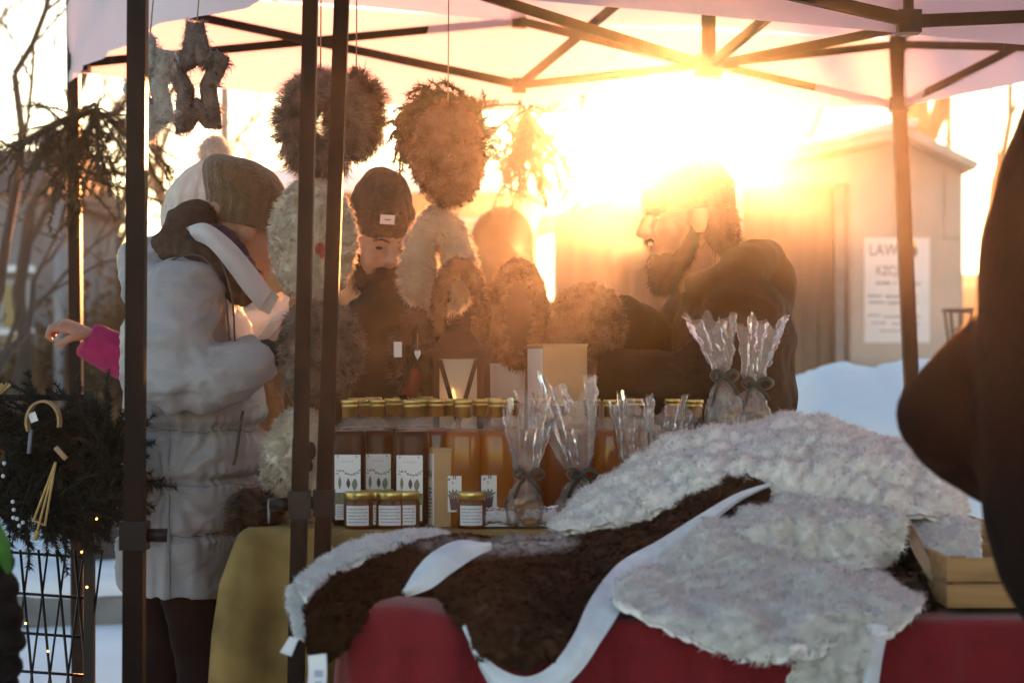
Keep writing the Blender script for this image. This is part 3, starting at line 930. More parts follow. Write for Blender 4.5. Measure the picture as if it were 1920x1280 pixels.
def trestle(name, loc, x0, x1, y0, y1, z, label):
    t = thing(name, loc, label, 'table')
    g = G(); g.box(((x0 + x1) / 2, (y0 + y1) / 2, z - .02), (x1 - x0, y1 - y0, .035)); g.build('tabletop', M_WOOD, t, smooth=False)
    for x in (x0 + .08, x1 - .08):
        for y in (y0 + .08, y1 - .08):
            g = G(); g.bar((x, y, 0), (x, y, z - .04), .04); g.build('leg', M_WOOD, t, smooth=False)
    return t

def tablecloth(name, m, x0, x1, y0, y1, z, zb, amp, k, seed, label, flare=.06, hump=None, early=2.2):
    rs = np.random.default_rng(seed)
    per = []
    n = 46
    def edge(a, b, nn):
        return [(a[0] + (b[0] - a[0]) * i / nn, a[1] + (b[1] - a[1]) * i / nn) for i in range(nn)]
    per = edge((x0, y1), (x0, y0), 40) + edge((x0, y0), (x1, y0), 90) + edge((x1, y0), (x1, y1), 40) + edge((x1, y1), (x0, y1), 90)
    per = np.array(per); N = len(per)
    c = np.array(((x0 + x1) / 2, (y0 + y1) / 2))
    nxt = np.roll(per, -1, 0) - np.roll(per, 1, 0)
    nr = nrm(np.stack([nxt[:, 1], -nxt[:, 0]], 1)) * -1
    nr = np.where(((per - c) * nr).sum(1, keepdims=True) < 0, -nr, nr)
    for _ in range(3): nr = nrm(nr + np.roll(nr, 1, 0) + np.roll(nr, -1, 0))
    s = np.arange(N)
    ph = np.cumsum(rs.uniform(.5, 1.5, N)) / N * 2 * math.pi * k
    fold = np.sin(ph) * .6 + .4 * np.sin(ph * 1.9 + 1.3) + .35 * np.sin(ph * .43)
    rows = []
    zs = [z + .004, z - .006, z - .03, z - .1] + list(np.linspace(z - .2, zb, 12))
    for zz in zs:
        d = max(0, (z - zz) / (z - zb))
        off = .006 + flare * d ** .7 + amp * fold * min(1, d * early)
        o2 = per + nr * (off[:, None] if np.ndim(off) else off)
        if zz == zs[0]: o2 = per - nr * .004
        rows.append(np.concatenate([o2, np.full((N, 1), zz) + (.01 * np.sin(ph * .7)[:, None] if zz == zb else 0)], 1))
    top = [np.concatenate([c + (per - c) * f, np.full((N, 1), z + .004)], 1) for f in (.02, .5, .9)]
    grid = np.array(top + rows)
    if hump is not None: grid = hump(grid)
    g = G(); g.grid(grid, closed=True)
    return tag(g.build(name, m), label, 'tablecloth')

BX0, BX1, BY0, BY1, BZ = -.545, 1.02, 4.30, 5.02, .82
trestle('market_table', (.2, 4.66, 0), BX0 + .06, BX1 - .06, BY0 + .06, BY1 - .06, BZ, 'trestle table hidden under the burlap cloth')
tablecloth('burlap_cloth', M_BURLAP, BX0, BX1, BY0, BY1, BZ, .06, .040, 30, 4, 'tan burlap cloth draped over the bottle table', flare=.07, early=6)
ZT = BZ + .006

# ------------------------------------------------------------------ bottles
M_GOLD = mat('gold_cap', (0.62, 0.47, 0.16), 0.32, metal=0.9, var=0.12, scale=40)
M_CLEAR = mat('clear_glass', (0.75, 0.78, 0.78), 0.05, spec=0.9, alpha=0.07)
M_AMBER = mat('amber_syrup', (0.36, 0.13, 0.015), 0.10, var=0.12, scale=6, trans=0.50, tcol=(0.80, 0.33, 0.03), coat=0.6)
M_COPPER = mat('copper_syrup', (0.22, 0.065, 0.018), 0.10, var=0.12, scale=6, trans=0.50, tcol=(0.60, 0.19, 0.04), coat=0.6)
M_DARKR = mat('dark_red_syrup', (0.030, 0.006, 0.003), 0.30, var=0.2, scale=6, trans=0.15, tcol=(0.16, 0.02, 0.006), spec=0.25)
M_LABEL = mat('paper_label', (0.70, 0.70, 0.73), 0.6, var=0.03, scale=30)
M_GREEN = mat('green_label_band', (0.13, 0.17, 0.09), 0.7, var=0.25, scale=60, stretch=(3, 3, .4))
M_INKG = mat('green_grey_ink', (0.16, 0.20, 0.17), 0.7)
M_INKP = mat('dark_plum_ink', (0.10, 0.06, 0.09), 0.7)

def bottle_meshes():
    r = .0345
    g = G()
    g.lathe([(.90 * r, .0), (r, .006), (r, .182), (.93 * r, .194)], seg=16, square=[.9, .95, .95, .9])
    body = g
    g2 = G(); g2.lathe([(.93 * r, .194), (.80 * r, .204), (.55 * r, .213), (.0145, .220), (.0135, .232), (.015, .234)], seg=16, square=[.9, .7, .3, 0, 0, 0], cap=False)
    g3 = G(); g3.lathe([(.0158, .222), (.0158, .243), (.0172, .2435), (.0172, .247), (.0160, .2475), (.0160, .250), (.0185, .2505), (.0190, .257), (.0172, .2585)], seg=18)
    me = {}
    for nm, m in (('amber', M_AMBER), ('copper', M_COPPER), ('dark', M_DARKR)):
        me[nm] = body.mesh('bottle_body', [m])
    me['shoulder'] = g2.mesh('bottle_shoulder', [M_CLEAR])
    me['cap'] = g3.mesh('bottle_cap', [M_GOLD])
    yf = -r * 1.005 - .0004
    # big label for the dark bottles: picture label, green band, text label
    def rect(g, x0, x1, z0, z1, dy, mi=0):
        g.box(((x0 + x1) / 2, yf - dy, (z0 + z1) / 2), (x1 - x0, .0006, z1 - z0), mi=mi)
    g = G(); rect(g, -.027, .027, .068, .146, .0004); me['label_dark'] = g.mesh('label', [M_LABEL], smooth=False)
    g = G(); rect(g, -.0275, .0275, .045, .0675, .0004); me['band'] = g.mesh('label_band', [M_GREEN], smooth=False)
    g = G(); rect(g, -.026, .026, .012, .0445, .0004); me['label_low'] = g.mesh('label_text', [M_LABEL], smooth=False)
    g = G(); y = yf - .0011
    def poly(g, pts, mi=0):
        n = len(pts); c = np.mean(pts, 0)
        g.add([(p[0], y, p[1]) for p in pts] + [(c[0], y, c[1])], None, [(n, k, (k + 1) % n) for k in range(n)], mi=mi)
    def leaf(g, x, z, a, l, w, mi=0):
        pts = []
        for t in np.linspace(0, 1, 7): pts.append((t * l, w * math.sin(math.pi * t)))
        for t in np.linspace(1, 0, 7)[1:-1]: pts.append((t * l, -w * math.sin(math.pi * t)))
        poly(g, [(x + p[0] * math.cos(a) - p[1] * math.sin(a), z + p[0] * math.sin(a) + p[1] * math.cos(a)) for p in pts], mi)
    rs = np.random.default_rng(2)
    for k in range(9):      # sprig garland
        x = -.025 + k * .006; z = .108 + .004 * math.sin(k * .9)
        leaf(g, x, z, rs.uniform(-.6, .9), .008, .0012); leaf(g, x, z, rs.uniform(2.2, 3.6), .006, .001)
    for k in range(5):
        leaf(g, -.012 + k * .005, .131 + .001 * math.sin(k * 2), .3, .0045, .0006)
    leaf(g, -.021, .139, 1.2, .006, .0012, 1); leaf(g, .02, .139, 2.0, .006, .0012, 1)
    leaf(g, -.016, .074, 1.57, .028, .0035); leaf(g, .014, .072, 1.5, .026, .006, 0); leaf(g, .002, .076, 1.6, .022, .0042, 1)
    me['print_dark'] = g.mesh('label_print', [M_INKG, M_INKP], smooth=False)
    g = G()
    for k in range(5):
        x = -.021
        while x < .02:
            w = rs.uniform(.001, .0045); poly(g, [(x, .018 + k * .005), (x + w, .018 + k * .005), (x + w, .0195 + k * .005), (x, .0195 + k * .005)]); x += w + .0016
    me['print_low'] = g.mesh('label_lettering', [M_INKP], smooth=False)
    g = G(); rect(g, -.034, -.002, .030, .104, .0004); me['label_amber'] = g.mesh('label', [M_LABEL], smooth=False)
    g = G()
    for a in (.5, 1.1, 1.7, 2.3, 2.9): leaf(g, -.018, .062, a, .017, .0024)
    poly(g, [(-.027, .058), (-.009, .058), (-.012, .034), (-.024, .034)], 1)
    for k in range(5): leaf(g, -.026 + k * .004, .057, 1.57, .006, .0018, 1)
    leaf(g, -.030, .094, .8, .008, .0016, 1); leaf(g, -.02, .086, 1.57, .008, .001, 1)
    poly(g, [(-.0195, .104), (-.0175, .104), (-.0175, .097), (-.0195, .097)], 1); poly(g, [(-.0155, .104), (-.0135, .104), (-.0135, .097), (-.0155, .097)], 1)
    me['print_amber'] = g.mesh('label_print', [M_INKG, M_INKP], smooth=False)
    return me
BM = bottle_meshes()
LB = {'dark': ('gold capped bottle of dark red syrup behind the front row', 'dark syrup bottles on the burlap table'),
      'amber': ('gold capped bottle of amber syrup behind the front row', 'amber syrup bottles on the burlap table'),
      'copper': ('gold capped bottle of copper brown syrup behind the front row', 'copper syrup bottles on the burlap table')}
LB1 = {(656, 4.43): 'dark red syrup bottle with sprig label standing next to the tent leg, front row',
       (707, 4.46): 'dark red syrup bottle with sprig label in the front row above the honey jars',
       (772, 4.40): 'dark red syrup bottle with sprig label beside the slim kraft box',
       (818, 4.50): 'copper brown syrup bottle directly behind the slim kraft box',
       (868, 4.40): 'amber syrup bottle with potted plant label just right of the slim kraft box',
       (932, 4.42): 'amber syrup bottle with potted plant label beside the first ribboned cellophane bag',
       (1147, 4.46): 'amber syrup bottle between the wide open bag and the short cellophane bags',
       (1302, 4.46): 'amber syrup bottle between the short and the tall cellophane bags'}
def bottle(px, D, kind, rz=0.0, lab=True):
    p = P(px, 0, D)
    t = thing('bottle', (p[0], D, ZT), LB1.get((px, D), LB[kind][0]), 'bottle', LB[kind][1])
    t.rotation_euler = (0, 0, rz)
    b = inst('glass_body', BM[kind], t); inst('shoulder', BM['shoulder'], t); inst('cap', BM['cap'], t)
    if lab and kind == 'dark':
        l = inst('label', BM['label_dark'], t); inst('label_print', BM['print_dark'], l)
        inst('label_band', BM['band'], t); l = inst('label_text', BM['label_low'], t); inst('lettering', BM['print_low'], l)
    elif lab and kind == 'amber':
        l = inst('label', BM['label_amber'], t); inst('label_print', BM['print_amber'], l)
rsb = np.random.default_rng(12)
for (px, D, k) in ((656, 4.43, 'dark'), (707, 4.46, 'dark'), (688, 4.56, 'dark'), (772, 4.40, 'dark'), (737, 4.62, 'dark'), (752, 4.74, 'dark'), (772, 4.86, 'dark'), (700, 4.80, 'dark'), (668, 4.70, 'dark'), (790, 4.98 - .05, 'dark'),
                   (793, 4.52, 'copper'), (818, 4.50, 'copper'), (805, 4.66, 'copper'), (843, 4.57, 'copper'), (800, 4.92, 'copper'), (786, 4.66, 'copper'),
                   (868, 4.40, 'amber'), (932, 4.42, 'amber'), (900, 4.56, 'amber'), (925, 4.72, 'amber'), (956, 4.60, 'amber'), (870, 4.55, 'amber'), (948, 4.78, 'amber'),
                   (1147, 4.46, 'amber'), (1110, 4.58, 'copper'), (1302, 4.46, 'amber'), (1262, 4.56, 'copper'), (1190, 4.60, 'amber'), (1052, 4.50, 'copper'), (1015, 4.58, 'copper')):
    bottle(px, D, k, rsb.uniform(-.12, .12) if k != 'amber' else rsb.uniform(-.05, .05))

# ------------------------------------------------------------------ jars
M_HONEY = mat('honey', (0.16, 0.055, 0.012), 0.1, var=0.2, scale=20, trans=0.4, tcol=(0.5, 0.18, 0.03), coat=0.7)
def jar_meshes():
    g = G(); g.lathe([(.027, 0), (.030, .004), (.030, .048), (.026, .055), (.0255, .058)], seg=20); a = g.mesh('jar_glass', [M_HONEY])
    g = G(); g.lathe([(.0265, .057), (.0285, .0575), (.0285, .071), (.0270, .0735)], seg=24); b = g.mesh('jar_lid', [M_GOLD])
    g = G(); n = 14; an = np.linspace(-2.4, -.75, n)
    V = np.concatenate([np.stack([.0306 * np.cos(an), .0306 * np.sin(an), np.full(n, z)], 1) for z in (.006, .046)])
    g.add(V, gquads(2, n)); c = g.mesh('jar_label', [M_LABEL])
    g = G(); rs = np.random.default_rng(8)
    for k in range(5):
        x = -2.25
        while x < -.95:
            w = rs.uniform(.04, .16); z = .012 + k * .0065
            V = [(.0309 * math.cos(q), .0309 * math.sin(q), zz) for q, zz in ((x, z), (x + w, z), (x + w, z + .0018), (x, z + .0018))]
            g.add(V, [(0, 1, 2, 3)]); x += w + .06
    d = g.mesh('jar_lettering', [M_INKP])
    return a, b, c, d
JM = jar_meshes()
def jar(px, D, label, group=None):
    p = P(px, 0, D)
    t = thing('honey_jar', (p[0], D, ZT), label, 'jar', group)
    inst('glass_body', JM[0], t); inst('lid', JM[1], t); l = inst('label', JM[2], t); inst('lettering', JM[3], l)
for px, D in ((672, 4.34), (708, 4.37), (732, 4.345), (760, 4.36), (690, 4.42), (745, 4.43)):
    jar(px, D, 'small honey jar with gold lid standing before the dark syrup bottles', 'honey jars before the dark bottles')
jar(884, 4.345, 'small honey jar with gold lid standing alone before the amber bottles')

# ------------------------------------------------------------------ boxes
M_KRAFT = mat('kraft_card', (0.42, 0.27, 0.14), 0.8, var=0.06, scale=25, bump=0.05)
M_WHITEC = mat('white_card', (0.72, 0.70, 0.70), 0.7, var=0.04, scale=12)
def carton(name, px0, px1, ytop, D, depth, label, pxl, m=M_KRAFT, rz=0.0, z0=None, marks=True):
    """carton: front from px0..px1, white printed left side seen from pxl..px0 through a small turn"""
    x0, x1 = P(px0, 0, D)[0], P(px1, 0, D)[0]; zt = P(0, ytop, D)[2]; z0 = ZT if z0 is None else z0
    w = x1 - x0; h = zt - z0
    t = thing(name, ((x0 + x1) / 2, D + depth / 2, z0), label, 'box')
    sh = math.atan2(x0 - P(pxl, 0, D)[0], depth)      # turn so that the left side shows
    cx, cyy = (x0 + x1) / 2, D + depth / 2
    g = G()
    def q(a, b): # local to turned box: footprint is a parallelogram-free turned rectangle
        ca, sa = math.cos(sh), math.sin(sh)
        return (cx + a * ca - b * sa, cyy + a * sa + b * ca)
    g.box((cx, cyy, z0 + h / 2 - .003), (w, depth, h - .006), rz=sh); g.build('carton', m, t, smooth=False)
    g = G(); g.box((cx, cyy, zt - .003), (w + .004, depth + .004, .005), rz=sh); g.build('lid', m, t, smooth=False)
    c = q(-w / 2 - .0012, 0)
    g = G(); g.box((c[0], c[1], z0 + h / 2 - .004), (.0016, depth * .96, h - .014), rz=sh); s = g.build('side_label', M_WHITEC, t, smooth=False)
    if marks:
        g = G(); rs = np.random.default_rng(int(px0)); c = q(-w / 2 - .0026, 0)
        for k in range(9):
            zz = z0 + h * (.12 + .045 * k); g.box((*q(-w / 2 - .0026, rs.uniform(-.1, .1) * depth), zz), (.0008, depth * rs.uniform(.3, .6), h * .02), rz=sh)
        for k in range(6):
            g.box((*q(-w / 2 - .0026, (k - 3) * depth * .1), z0 + h * (.66 + .03 * math.sin(k * 2.2))), (.0008, depth * .06, h * .08), rz=sh)
        g.build('side_print', M_INKG, s, smooth=False)
    return t
carton('gift_box', 806, 838, 840, 4.36, .06, 'slim kraft box with white printed side between the copper and amber bottles', 790)
carton('carton_box', 1002, 1090, 644, 4.72, .10, 'tall kraft carton with white printed side standing behind the cellophane bags', 973)
def planter():
    D = 4.90
    x0, x1 = P(918, 0, D)[0], P(985, 0, D)[0]; zt = P(0, 681, D)[2]
    g = G(); c = ((x0 + x1) / 2, D + .05, 0)
    w = (x1 - x0) / 2
    g.lathe([(w * .8, ZT), (w * 1.0, zt - .002), (w * 1.03, zt), (w * .93, zt), (w * .86, zt - .03)], c, 24, square=.85)
    tag(g.build('white_pot', M_WHITEC), 'white square pot standing between the lantern and the tall carton', 'pot')
planter()

# ------------------------------------------------------------------ lantern
M_LANT = mat('lantern_iron', (0.012, 0.009, 0.008), 0.6, var=0.25, scale=25, bump=0.1, spec=0.15)
M_FROST = mat('frosted_pane', (0.55, 0.50, 0.43), 0.35, alpha=0.70, trans=0.25, tcol=(0.8, 0.68, 0.5))
M_FLAME = mat('flame', (1.0, 0.6, 0.2), 0.5, emit=(1.0, 0.52, 0.14), estr=4.0)
M_WAX = mat('candle_wax', (0.75, 0.70, 0.60), 0.5, trans=0.3)
def lantern():
    D = 4.68; cx = P(859, 0, D)[0]; cy_ = D + .06
    hw = S(48, D); ze = P(0, 664, D)[2]; zr = P(0, 622, D)[2]
    t = thing('lantern', (cx, cy_, ZT), 'dark iron lantern with crossed bars and pointed roof behind the bottles', 'lantern')
    g = G(); g.box((cx, cy_, ZT + .012), (hw * 2.05, hw * 2.05, .022)); g.build('base', M_LANT, t, smooth=False)
    for sx in (-1, 1):
        for sy in (-1, 1):
            g = G(); g.box((cx + sx * (hw - .008), cy_ + sy * (hw - .008), (ZT + .023 + ze) / 2), (.014, .014, ze - ZT - .023)); g.build('post', M_LANT, t, smooth=False)
    for (dx, dy, ang_) in ((0, -1, 0), (0, 1, 0), (-1, 0, 1), (1, 0, 1)):
        x = cx + dx * (hw - .006); y = cy_ + dy * (hw - .006)
        sz = (hw * 2 - .03, .002, ze - ZT - .03) if not ang_ else (.002, hw * 2 - .03, ze - ZT - .03)
        g = G(); g.box((x, y, (ZT + .024 + ze) / 2), sz); g.build('pane', M_FROST, t, smooth=False)
    zb = ZT + .06
    for s in (-1, 1):
        g = G(); g.bar((cx - s * (hw - .016), cy_ - hw + .002 - .002 * s, zb), (cx + s * (hw - .016), cy_ - hw + .002 - .002 * s, ze - .012), .010, .004, up=(0, 1, 0)); g.build('cross_bar', M_LANT, t, smooth=False)
    g = G(); g.box((cx, cy_, ze - .004), (hw * 2, hw * 2, .012)); g.build('top_rail', M_LANT, t, smooth=False)
    g = G(); g.box((cx, cy_, ze + .004), (hw * 2.22, hw * 2.22, .006))
    o = 1.1
    g.add([(cx - hw * o, cy_ - hw * o, ze + .0075), (cx + hw * o, cy_ - hw * o, ze + .0075), (cx + hw * o, cy_ + hw * o, ze + .0075), (cx - hw * o, cy_ + hw * o, ze + .0075),
           (cx - hw * .5, cy_ - hw * .5, zr), (cx + hw * .5, cy_ - hw * .5, zr), (cx + hw * .5, cy_ + hw * .5, zr), (cx - hw * .5, cy_ + hw * .5, zr)],
          [(0, 1, 5, 4), (1, 2, 6, 5), (2, 3, 7, 6), (3, 0, 4, 7), (4, 5, 6, 7)])
    rf = g.build('roof', M_LANT, t, smooth=False)
    g = G(); g.box((cx, cy_, zr + .008), (hw * .95, hw * .95, .016)); g.build('chimney_cap', M_LANT, rf, smooth=False)
    a = np.linspace(0, 2 * math.pi, 25); rr = S(15, D)
    g = G(); zc = P(0, 603, D)[2]
    g.tube(np.stack([cx - S(8, D) + rr * np.cos(a), cy_ + rr * .9 * np.sin(a), zc + rr * .35 * np.sin(a) + .2 * rr * np.cos(a)], 1), .0022, seg=6, cap=False); g.tube([(cx - S(8, D), cy_, zr + .015), (cx - S(14, D), cy_ - .01, zc - .004)], .003, seg=6); g.build('ring_handle', M_LANT, rf)
    g = G(); g.lathe([(.024, ZT + .024), (.024, ZT + .062), (.02, ZT + .064)], (cx - .005, cy_, 0), 18); cd = g.build('candle', M_WAX, t)
    g = G(); zf = P(0, 744, D)[2]; g.lathe([(.001, -.016), (.006, -.008), (.0065, 0), (.003, .014), (.0005, .02)], (cx - .012, cy_ - hw + .022, zf), 10); g.build('flame', M_FLAME, cd)
    g = G(); g.tube([(cx - .012, cy_ - hw + .022, ZT + .06), (cx - .012, cy_ - hw + .022, zf - .012)], .0015, seg=5); g.build('wick', M_INK, cd)
lantern()

# ------------------------------------------------------------------ cellophane bags
def cello_mat():
    m = bpy.data.materials.new('cellophane'); m.use_nodes = True
    ns = m.node_tree.nodes; ln = m.node_tree.links; ns.clear()
    out = ns.new('ShaderNodeOutputMaterial'); tp = ns.new('ShaderNodeBsdfTransparent'); gl = ns.new('ShaderNodeBsdfGlossy'); df = ns.new('ShaderNodeBsdfDiffuse'); tr = ns.new('ShaderNodeBsdfTranslucent')
    gl.inputs['Roughness'].default_value = .12; gl.inputs['Color'].default_value = (1, .97, .98, 1)
    df.inputs['Color'].default_value = (.85, .82, .85, 1); tr.inputs['Color'].default_value = (.95, .85, .85, 1)
    tp.inputs['Color'].default_value = (.97, .96, .97, 1)
    nz = ns.new('ShaderNodeTexNoise'); nz.inputs['Scale'].default_value = 45; nz.inputs['Detail'].default_value = 3; tc = ns.new('ShaderNodeTexCoord'); ln.new(tc.outputs['Object'], nz.inputs['Vector'])
    bp = ns.new('ShaderNodeBump'); bp.inputs['Strength'].default_value = .8; bp.inputs['Distance'].default_value = .004; ln.new(nz.outputs['Fac'], bp.inputs['Height'])
    for b_ in (gl, df, tr): ln.new(bp.outputs['Normal'], b_.inputs['Normal'])
    fr = ns.new('ShaderNodeFresnel'); fr.inputs['IOR'].default_value = 1.5; ln.new(bp.outputs['Normal'], fr.inputs['Normal'])
    m1 = ns.new('ShaderNodeMixShader'); m1.inputs[0].default_value = .5; ln.new(df.outputs[0], m1.inputs[1]); ln.new(tr.outputs[0], m1.inputs[2])
    m2 = ns.new('ShaderNodeMixShader'); m2.inputs[0].default_value = .16; ln.new(tp.outputs[0], m2.inputs[1]); ln.new(m1.outputs[0], m2.inputs[2])
    m3 = ns.new('ShaderNodeMixShader'); ln.new(fr.outputs[0], m3.inputs[0]); ln.new(m2.outputs[0], m3.inputs[1]); ln.new(gl.outputs[0], m3.inputs[2])
    ln.new(m3.outputs[0], out.inputs['Surface'])
    return m
M_CELLO = cello_mat()
M_RIBBON = mat('dark_green_ribbon', (0.015, 0.022, 0.016), 0.4, sheen=0.2)
M_COOKIE = mat('gingerbread', (0.30, 0.14, 0.05), 0.85, var=0.25, scale=40)
M_SOAP = mat('pale_soap', (0.62, 0.60, 0.64), 0.5, var=0.08, scale=20)
def cello(px, D, ynk, ytop, wtop, label, lean=0.0, wbot=40, wnk=12, seed=1, fill=M_COOKIE, skew=0.0, ybase=None):
    rs = np.random.default_rng(seed)
    c = P(px, ynk, D); zb = ZT if ybase is None else P(0, ybase, D)[2]
    t = thing('cellophane_bag', (c[0], D, zb), label, 'gift bag')
    zt = P(0, ytop, D)[2]; zn = c[2]
    n = 40; a = np.arange(n) * 2 * math.pi / n
    rows = []
    hs = [(zb + .002, S(wbot * .8, D)), (zb + .02, S(wbot, D)), (zb + (zn - zb) * .45, S(wbot * .95, D)), (zb + (zn - zb) * .75, S(wbot * .62, D)), (zn - .01, S(wnk * 1.15, D)), (zn, S(wnk, D)), (zn + .01, S(wnk * 1.2, D))]
    for k in range(1, 8):
        f = k / 7; hs.append((zn + (zt - zn) * f, S(wnk * 1.2 + (wtop - wnk) * f ** .8, D)))
    ph = rs.uniform(0, 6.28, 4)
    for i, (z, r) in enumerate(hs):
        f = max(0, (z - zn) / (zt - zn)); fb = max(0, (zn - z) / (zn - zb))
        pl = 1 + (.16 * np.sin(5 * a + ph[0]) + .12 * np.sin(9 * a + ph[1] + i * .1) + .08 * np.sin(14 * a + ph[2])) * (0.5 + .9 * f)
        cx = c[0] + lean * (z - zn) * (1 if z > zn else .4) + skew * f ** 2
        top = (.014 * np.sin(3 * a + ph[3]) + .010 * np.sin(7 * a + ph[0])) * f ** 2 * (wtop / 40)
        rows.append(np.stack([cx + r * pl * np.cos(a), D + r * .55 * pl * np.sin(a), z + top], 1))
    g = loft([np.concatenate([r_, r_[:1]]) for r_ in rows], n * 2 + 1, 44)
    Pt = g.reshape(-1, 3); N = vnormals(Pt, gquads(*g.shape[:2]))
    Pt = Pt + N * (.0045 * np.abs(snoise(Pt, 14, seed, 2)) + .0025 * snoise(Pt, 40, seed + 1, 2))[:, None]
    gg = G(); gg.grid(Pt.reshape(g.shape)); gg.build('cellophane', M_CELLO, t)
    # ribbon with a bow
    gr = G(); rr = S(wnk * 1.15, D); aa = np.linspace(0, 2 * math.pi, 21)
    gr.tube(np.stack([c[0] + rr * np.cos(aa), D + rr * .6 * np.sin(aa), np.full(21, zn) + .001 * np.sin(aa * 2)], 1), [(.0012, .006)] * 21, seg=6, cap=False)
    kn = np.array((c[0] + S(4, D), D - rr * .65 - .004, zn))
    gr.ball(kn, (.007, .006, .006), 8, 6)
    for s in (-1, 1):
        L = .03 * rs.uniform(.8, 1.2)
        lp = spline([kn, kn + (s * L * .6, -.008, .014), kn + (s * L * 1.1, -.004, .004), kn + (s * L * .6, -.006, -.007), kn], 14)
        gr.tube(lp, [(.0009, .006)] * 14, seg=6)
        tl = spline([kn, kn + (s * .016, -.01, -.016), kn + (s * .026, -.006, -.045 * rs.uniform(.7, 1.4))], 8)
        gr.tube(tl, [(.0009, .005)] * 8, seg=6)
    gr.build('ribbon_bow', M_RIBBON, t)
    gc = G()
    for k in range(7):
        q = np.array((c[0] + rs.uniform(-.5, .5) * S(wbot, D), D + rs.uniform(-.3, .3) * S(wbot, D), zb + .012 + k * .01))
        gc.ball(q, (.017, .014, .009), 9, 6)
    gc.build('sweets', fill, t)
    return t
cello(985, 4.34, 892, 765, 42, 'cellophane bag tied with dark ribbon standing beside the right amber bottle', seed=3, wbot=34, lean=.06)
cello(1085, 4.36, 892, 722, 58, 'wide open topped cellophane bag in front of the tall carton', seed=5, wbot=40, lean=-.12, skew=-.02)
cello(1185, 4.40, 880, 748, 34, 'short cellophane bag leaning against the sheepskin pile, left of its twin', seed=7, wbot=40)
cello(1245, 4.44, 880, 758, 40, 'short cellophane bag with a white tag behind the sheepskin pile', seed=8, wbot=40, lean=.1)
cello(1354, 4.36, 708, 600, 38, 'tall flared cellophane bag with pointed left corner in front of the vendor', seed=11, wbot=38, wnk=9, lean=-.14, skew=-.012, ybase=835)
cello(1412, 4.38, 722, 602, 36, 'tall flared cellophane bag with a ribbon tail nearest to the snow heap', seed=13, wbot=40, wnk=9, lean=.17, ybase=835)
# raised tray the two tall bags stand on
g = G(); c = P(1380, 835, 4.40); g.box((c[0], 4.40, (ZT + c[2]) / 2 - .002), (.26, .2, c[2] - ZT - .002)); tag(g.build('display_box', M_KRAFT, smooth=False), 'low kraft display box under the two tall cellophane bags', 'box')
def wrapped_pack(px0, px1, y0, y1, D, seed, label):
    a = P(px0, y1, D); b = P(px1, y0, D)
    t = thing('wrapped_pack', ((a[0] + b[0]) / 2, D, ZT), label, 'package')
    g = G(); w = b[0] - a[0]; h = b[2] - ZT
    g.box(((a[0] + b[0]) / 2, D + .035, ZT + h * .42), (w * .86, .05, h * .74), rz=.06); g.build('soap_bar', M_SOAP, t, smooth=False)
    prof = [[(a[0] + w * f, D + .035 + .034 * math.cos(an), ZT + h * .47 + h * .5 * math.sin(an)) for f in (0, .1, .35, .6, .9, 1.0)] for an in np.linspace(0, 2 * math.pi, 15)]
    g2 = loft(prof, 40, 40); Pt = g2.reshape(-1, 3); N = vnormals(Pt, gquads(40, 40)); Pt = Pt + N * (.0025 * snoise(Pt, 30, seed, 2))[:, None]
    g = G(); g.grid(Pt.reshape(g2.shape)); g.build('cellophane', M_CELLO, t, smooth=False)
wrapped_pack(888, 968, 950, 1004, 4.33, 31, 'soap in crinkled cellophane beside the lone honey jar')
wrapped_pack(966, 1048, 946, 1004, 4.33, 32, 'soap in crinkled cellophane under the first bow')

# ------------------------------------------------------------------ fleeces hanging round the stall
WBASE = {}; HALO = {}
def wool(name, c1, c2, scale, trans=0.45, tc=None, vcol=False):
    m = mat(name, c1, 0.9, col2=c2, scale=scale, trans=trans, tcol=tc, vcol=vcol, spec=0.1)
    WBASE[name] = mat(name + '_base', c1, 0.9, col2=c2, scale=scale, trans=0.10, vcol=vcol, spec=0.05)
    HALO[name] = mat(name + '_halo', tuple(min(.95, c * 1.15 + .05) for c in c1), 0.9, col2=c1, scale=scale, trans=0.72, spec=0.05)
    return m
M_WWHITE = wool('white_wool', (0.74, 0.72, 0.68), (0.60, 0.57, 0.52), 22)
M_WCREAM = wool('cream_wool', (0.70, 0.64, 0.55), (0.55, 0.47, 0.38), 16)
M_WGREY = wool('grey_brown_wool', (0.26, 0.22, 0.19), (0.12, 0.095, 0.08), 26)
M_WBROWN = wool('brown_wool', (0.20, 0.13, 0.09), (0.09, 0.055, 0.038), 26)
M_WDARK = wool('dark_wool', (0.10, 0.085, 0.075), (0.045, 0.035, 0.03), 26)
M_CORD = mat('twine', (0.30, 0.22, 0.12), 0.9)
M_LEATHER = mat('pale_leather', (0.58, 0.62, 0.68), 0.75, var=0.12, scale=18, bump=0.5, bscale=35)
M_SUEDE = mat('tan_suede', (0.36, 0.24, 0.15), 0.9, var=0.2, scale=14)
M_MARK = mat('red_brown_mark', (0.25, 0.03, 0.015), 0.8)

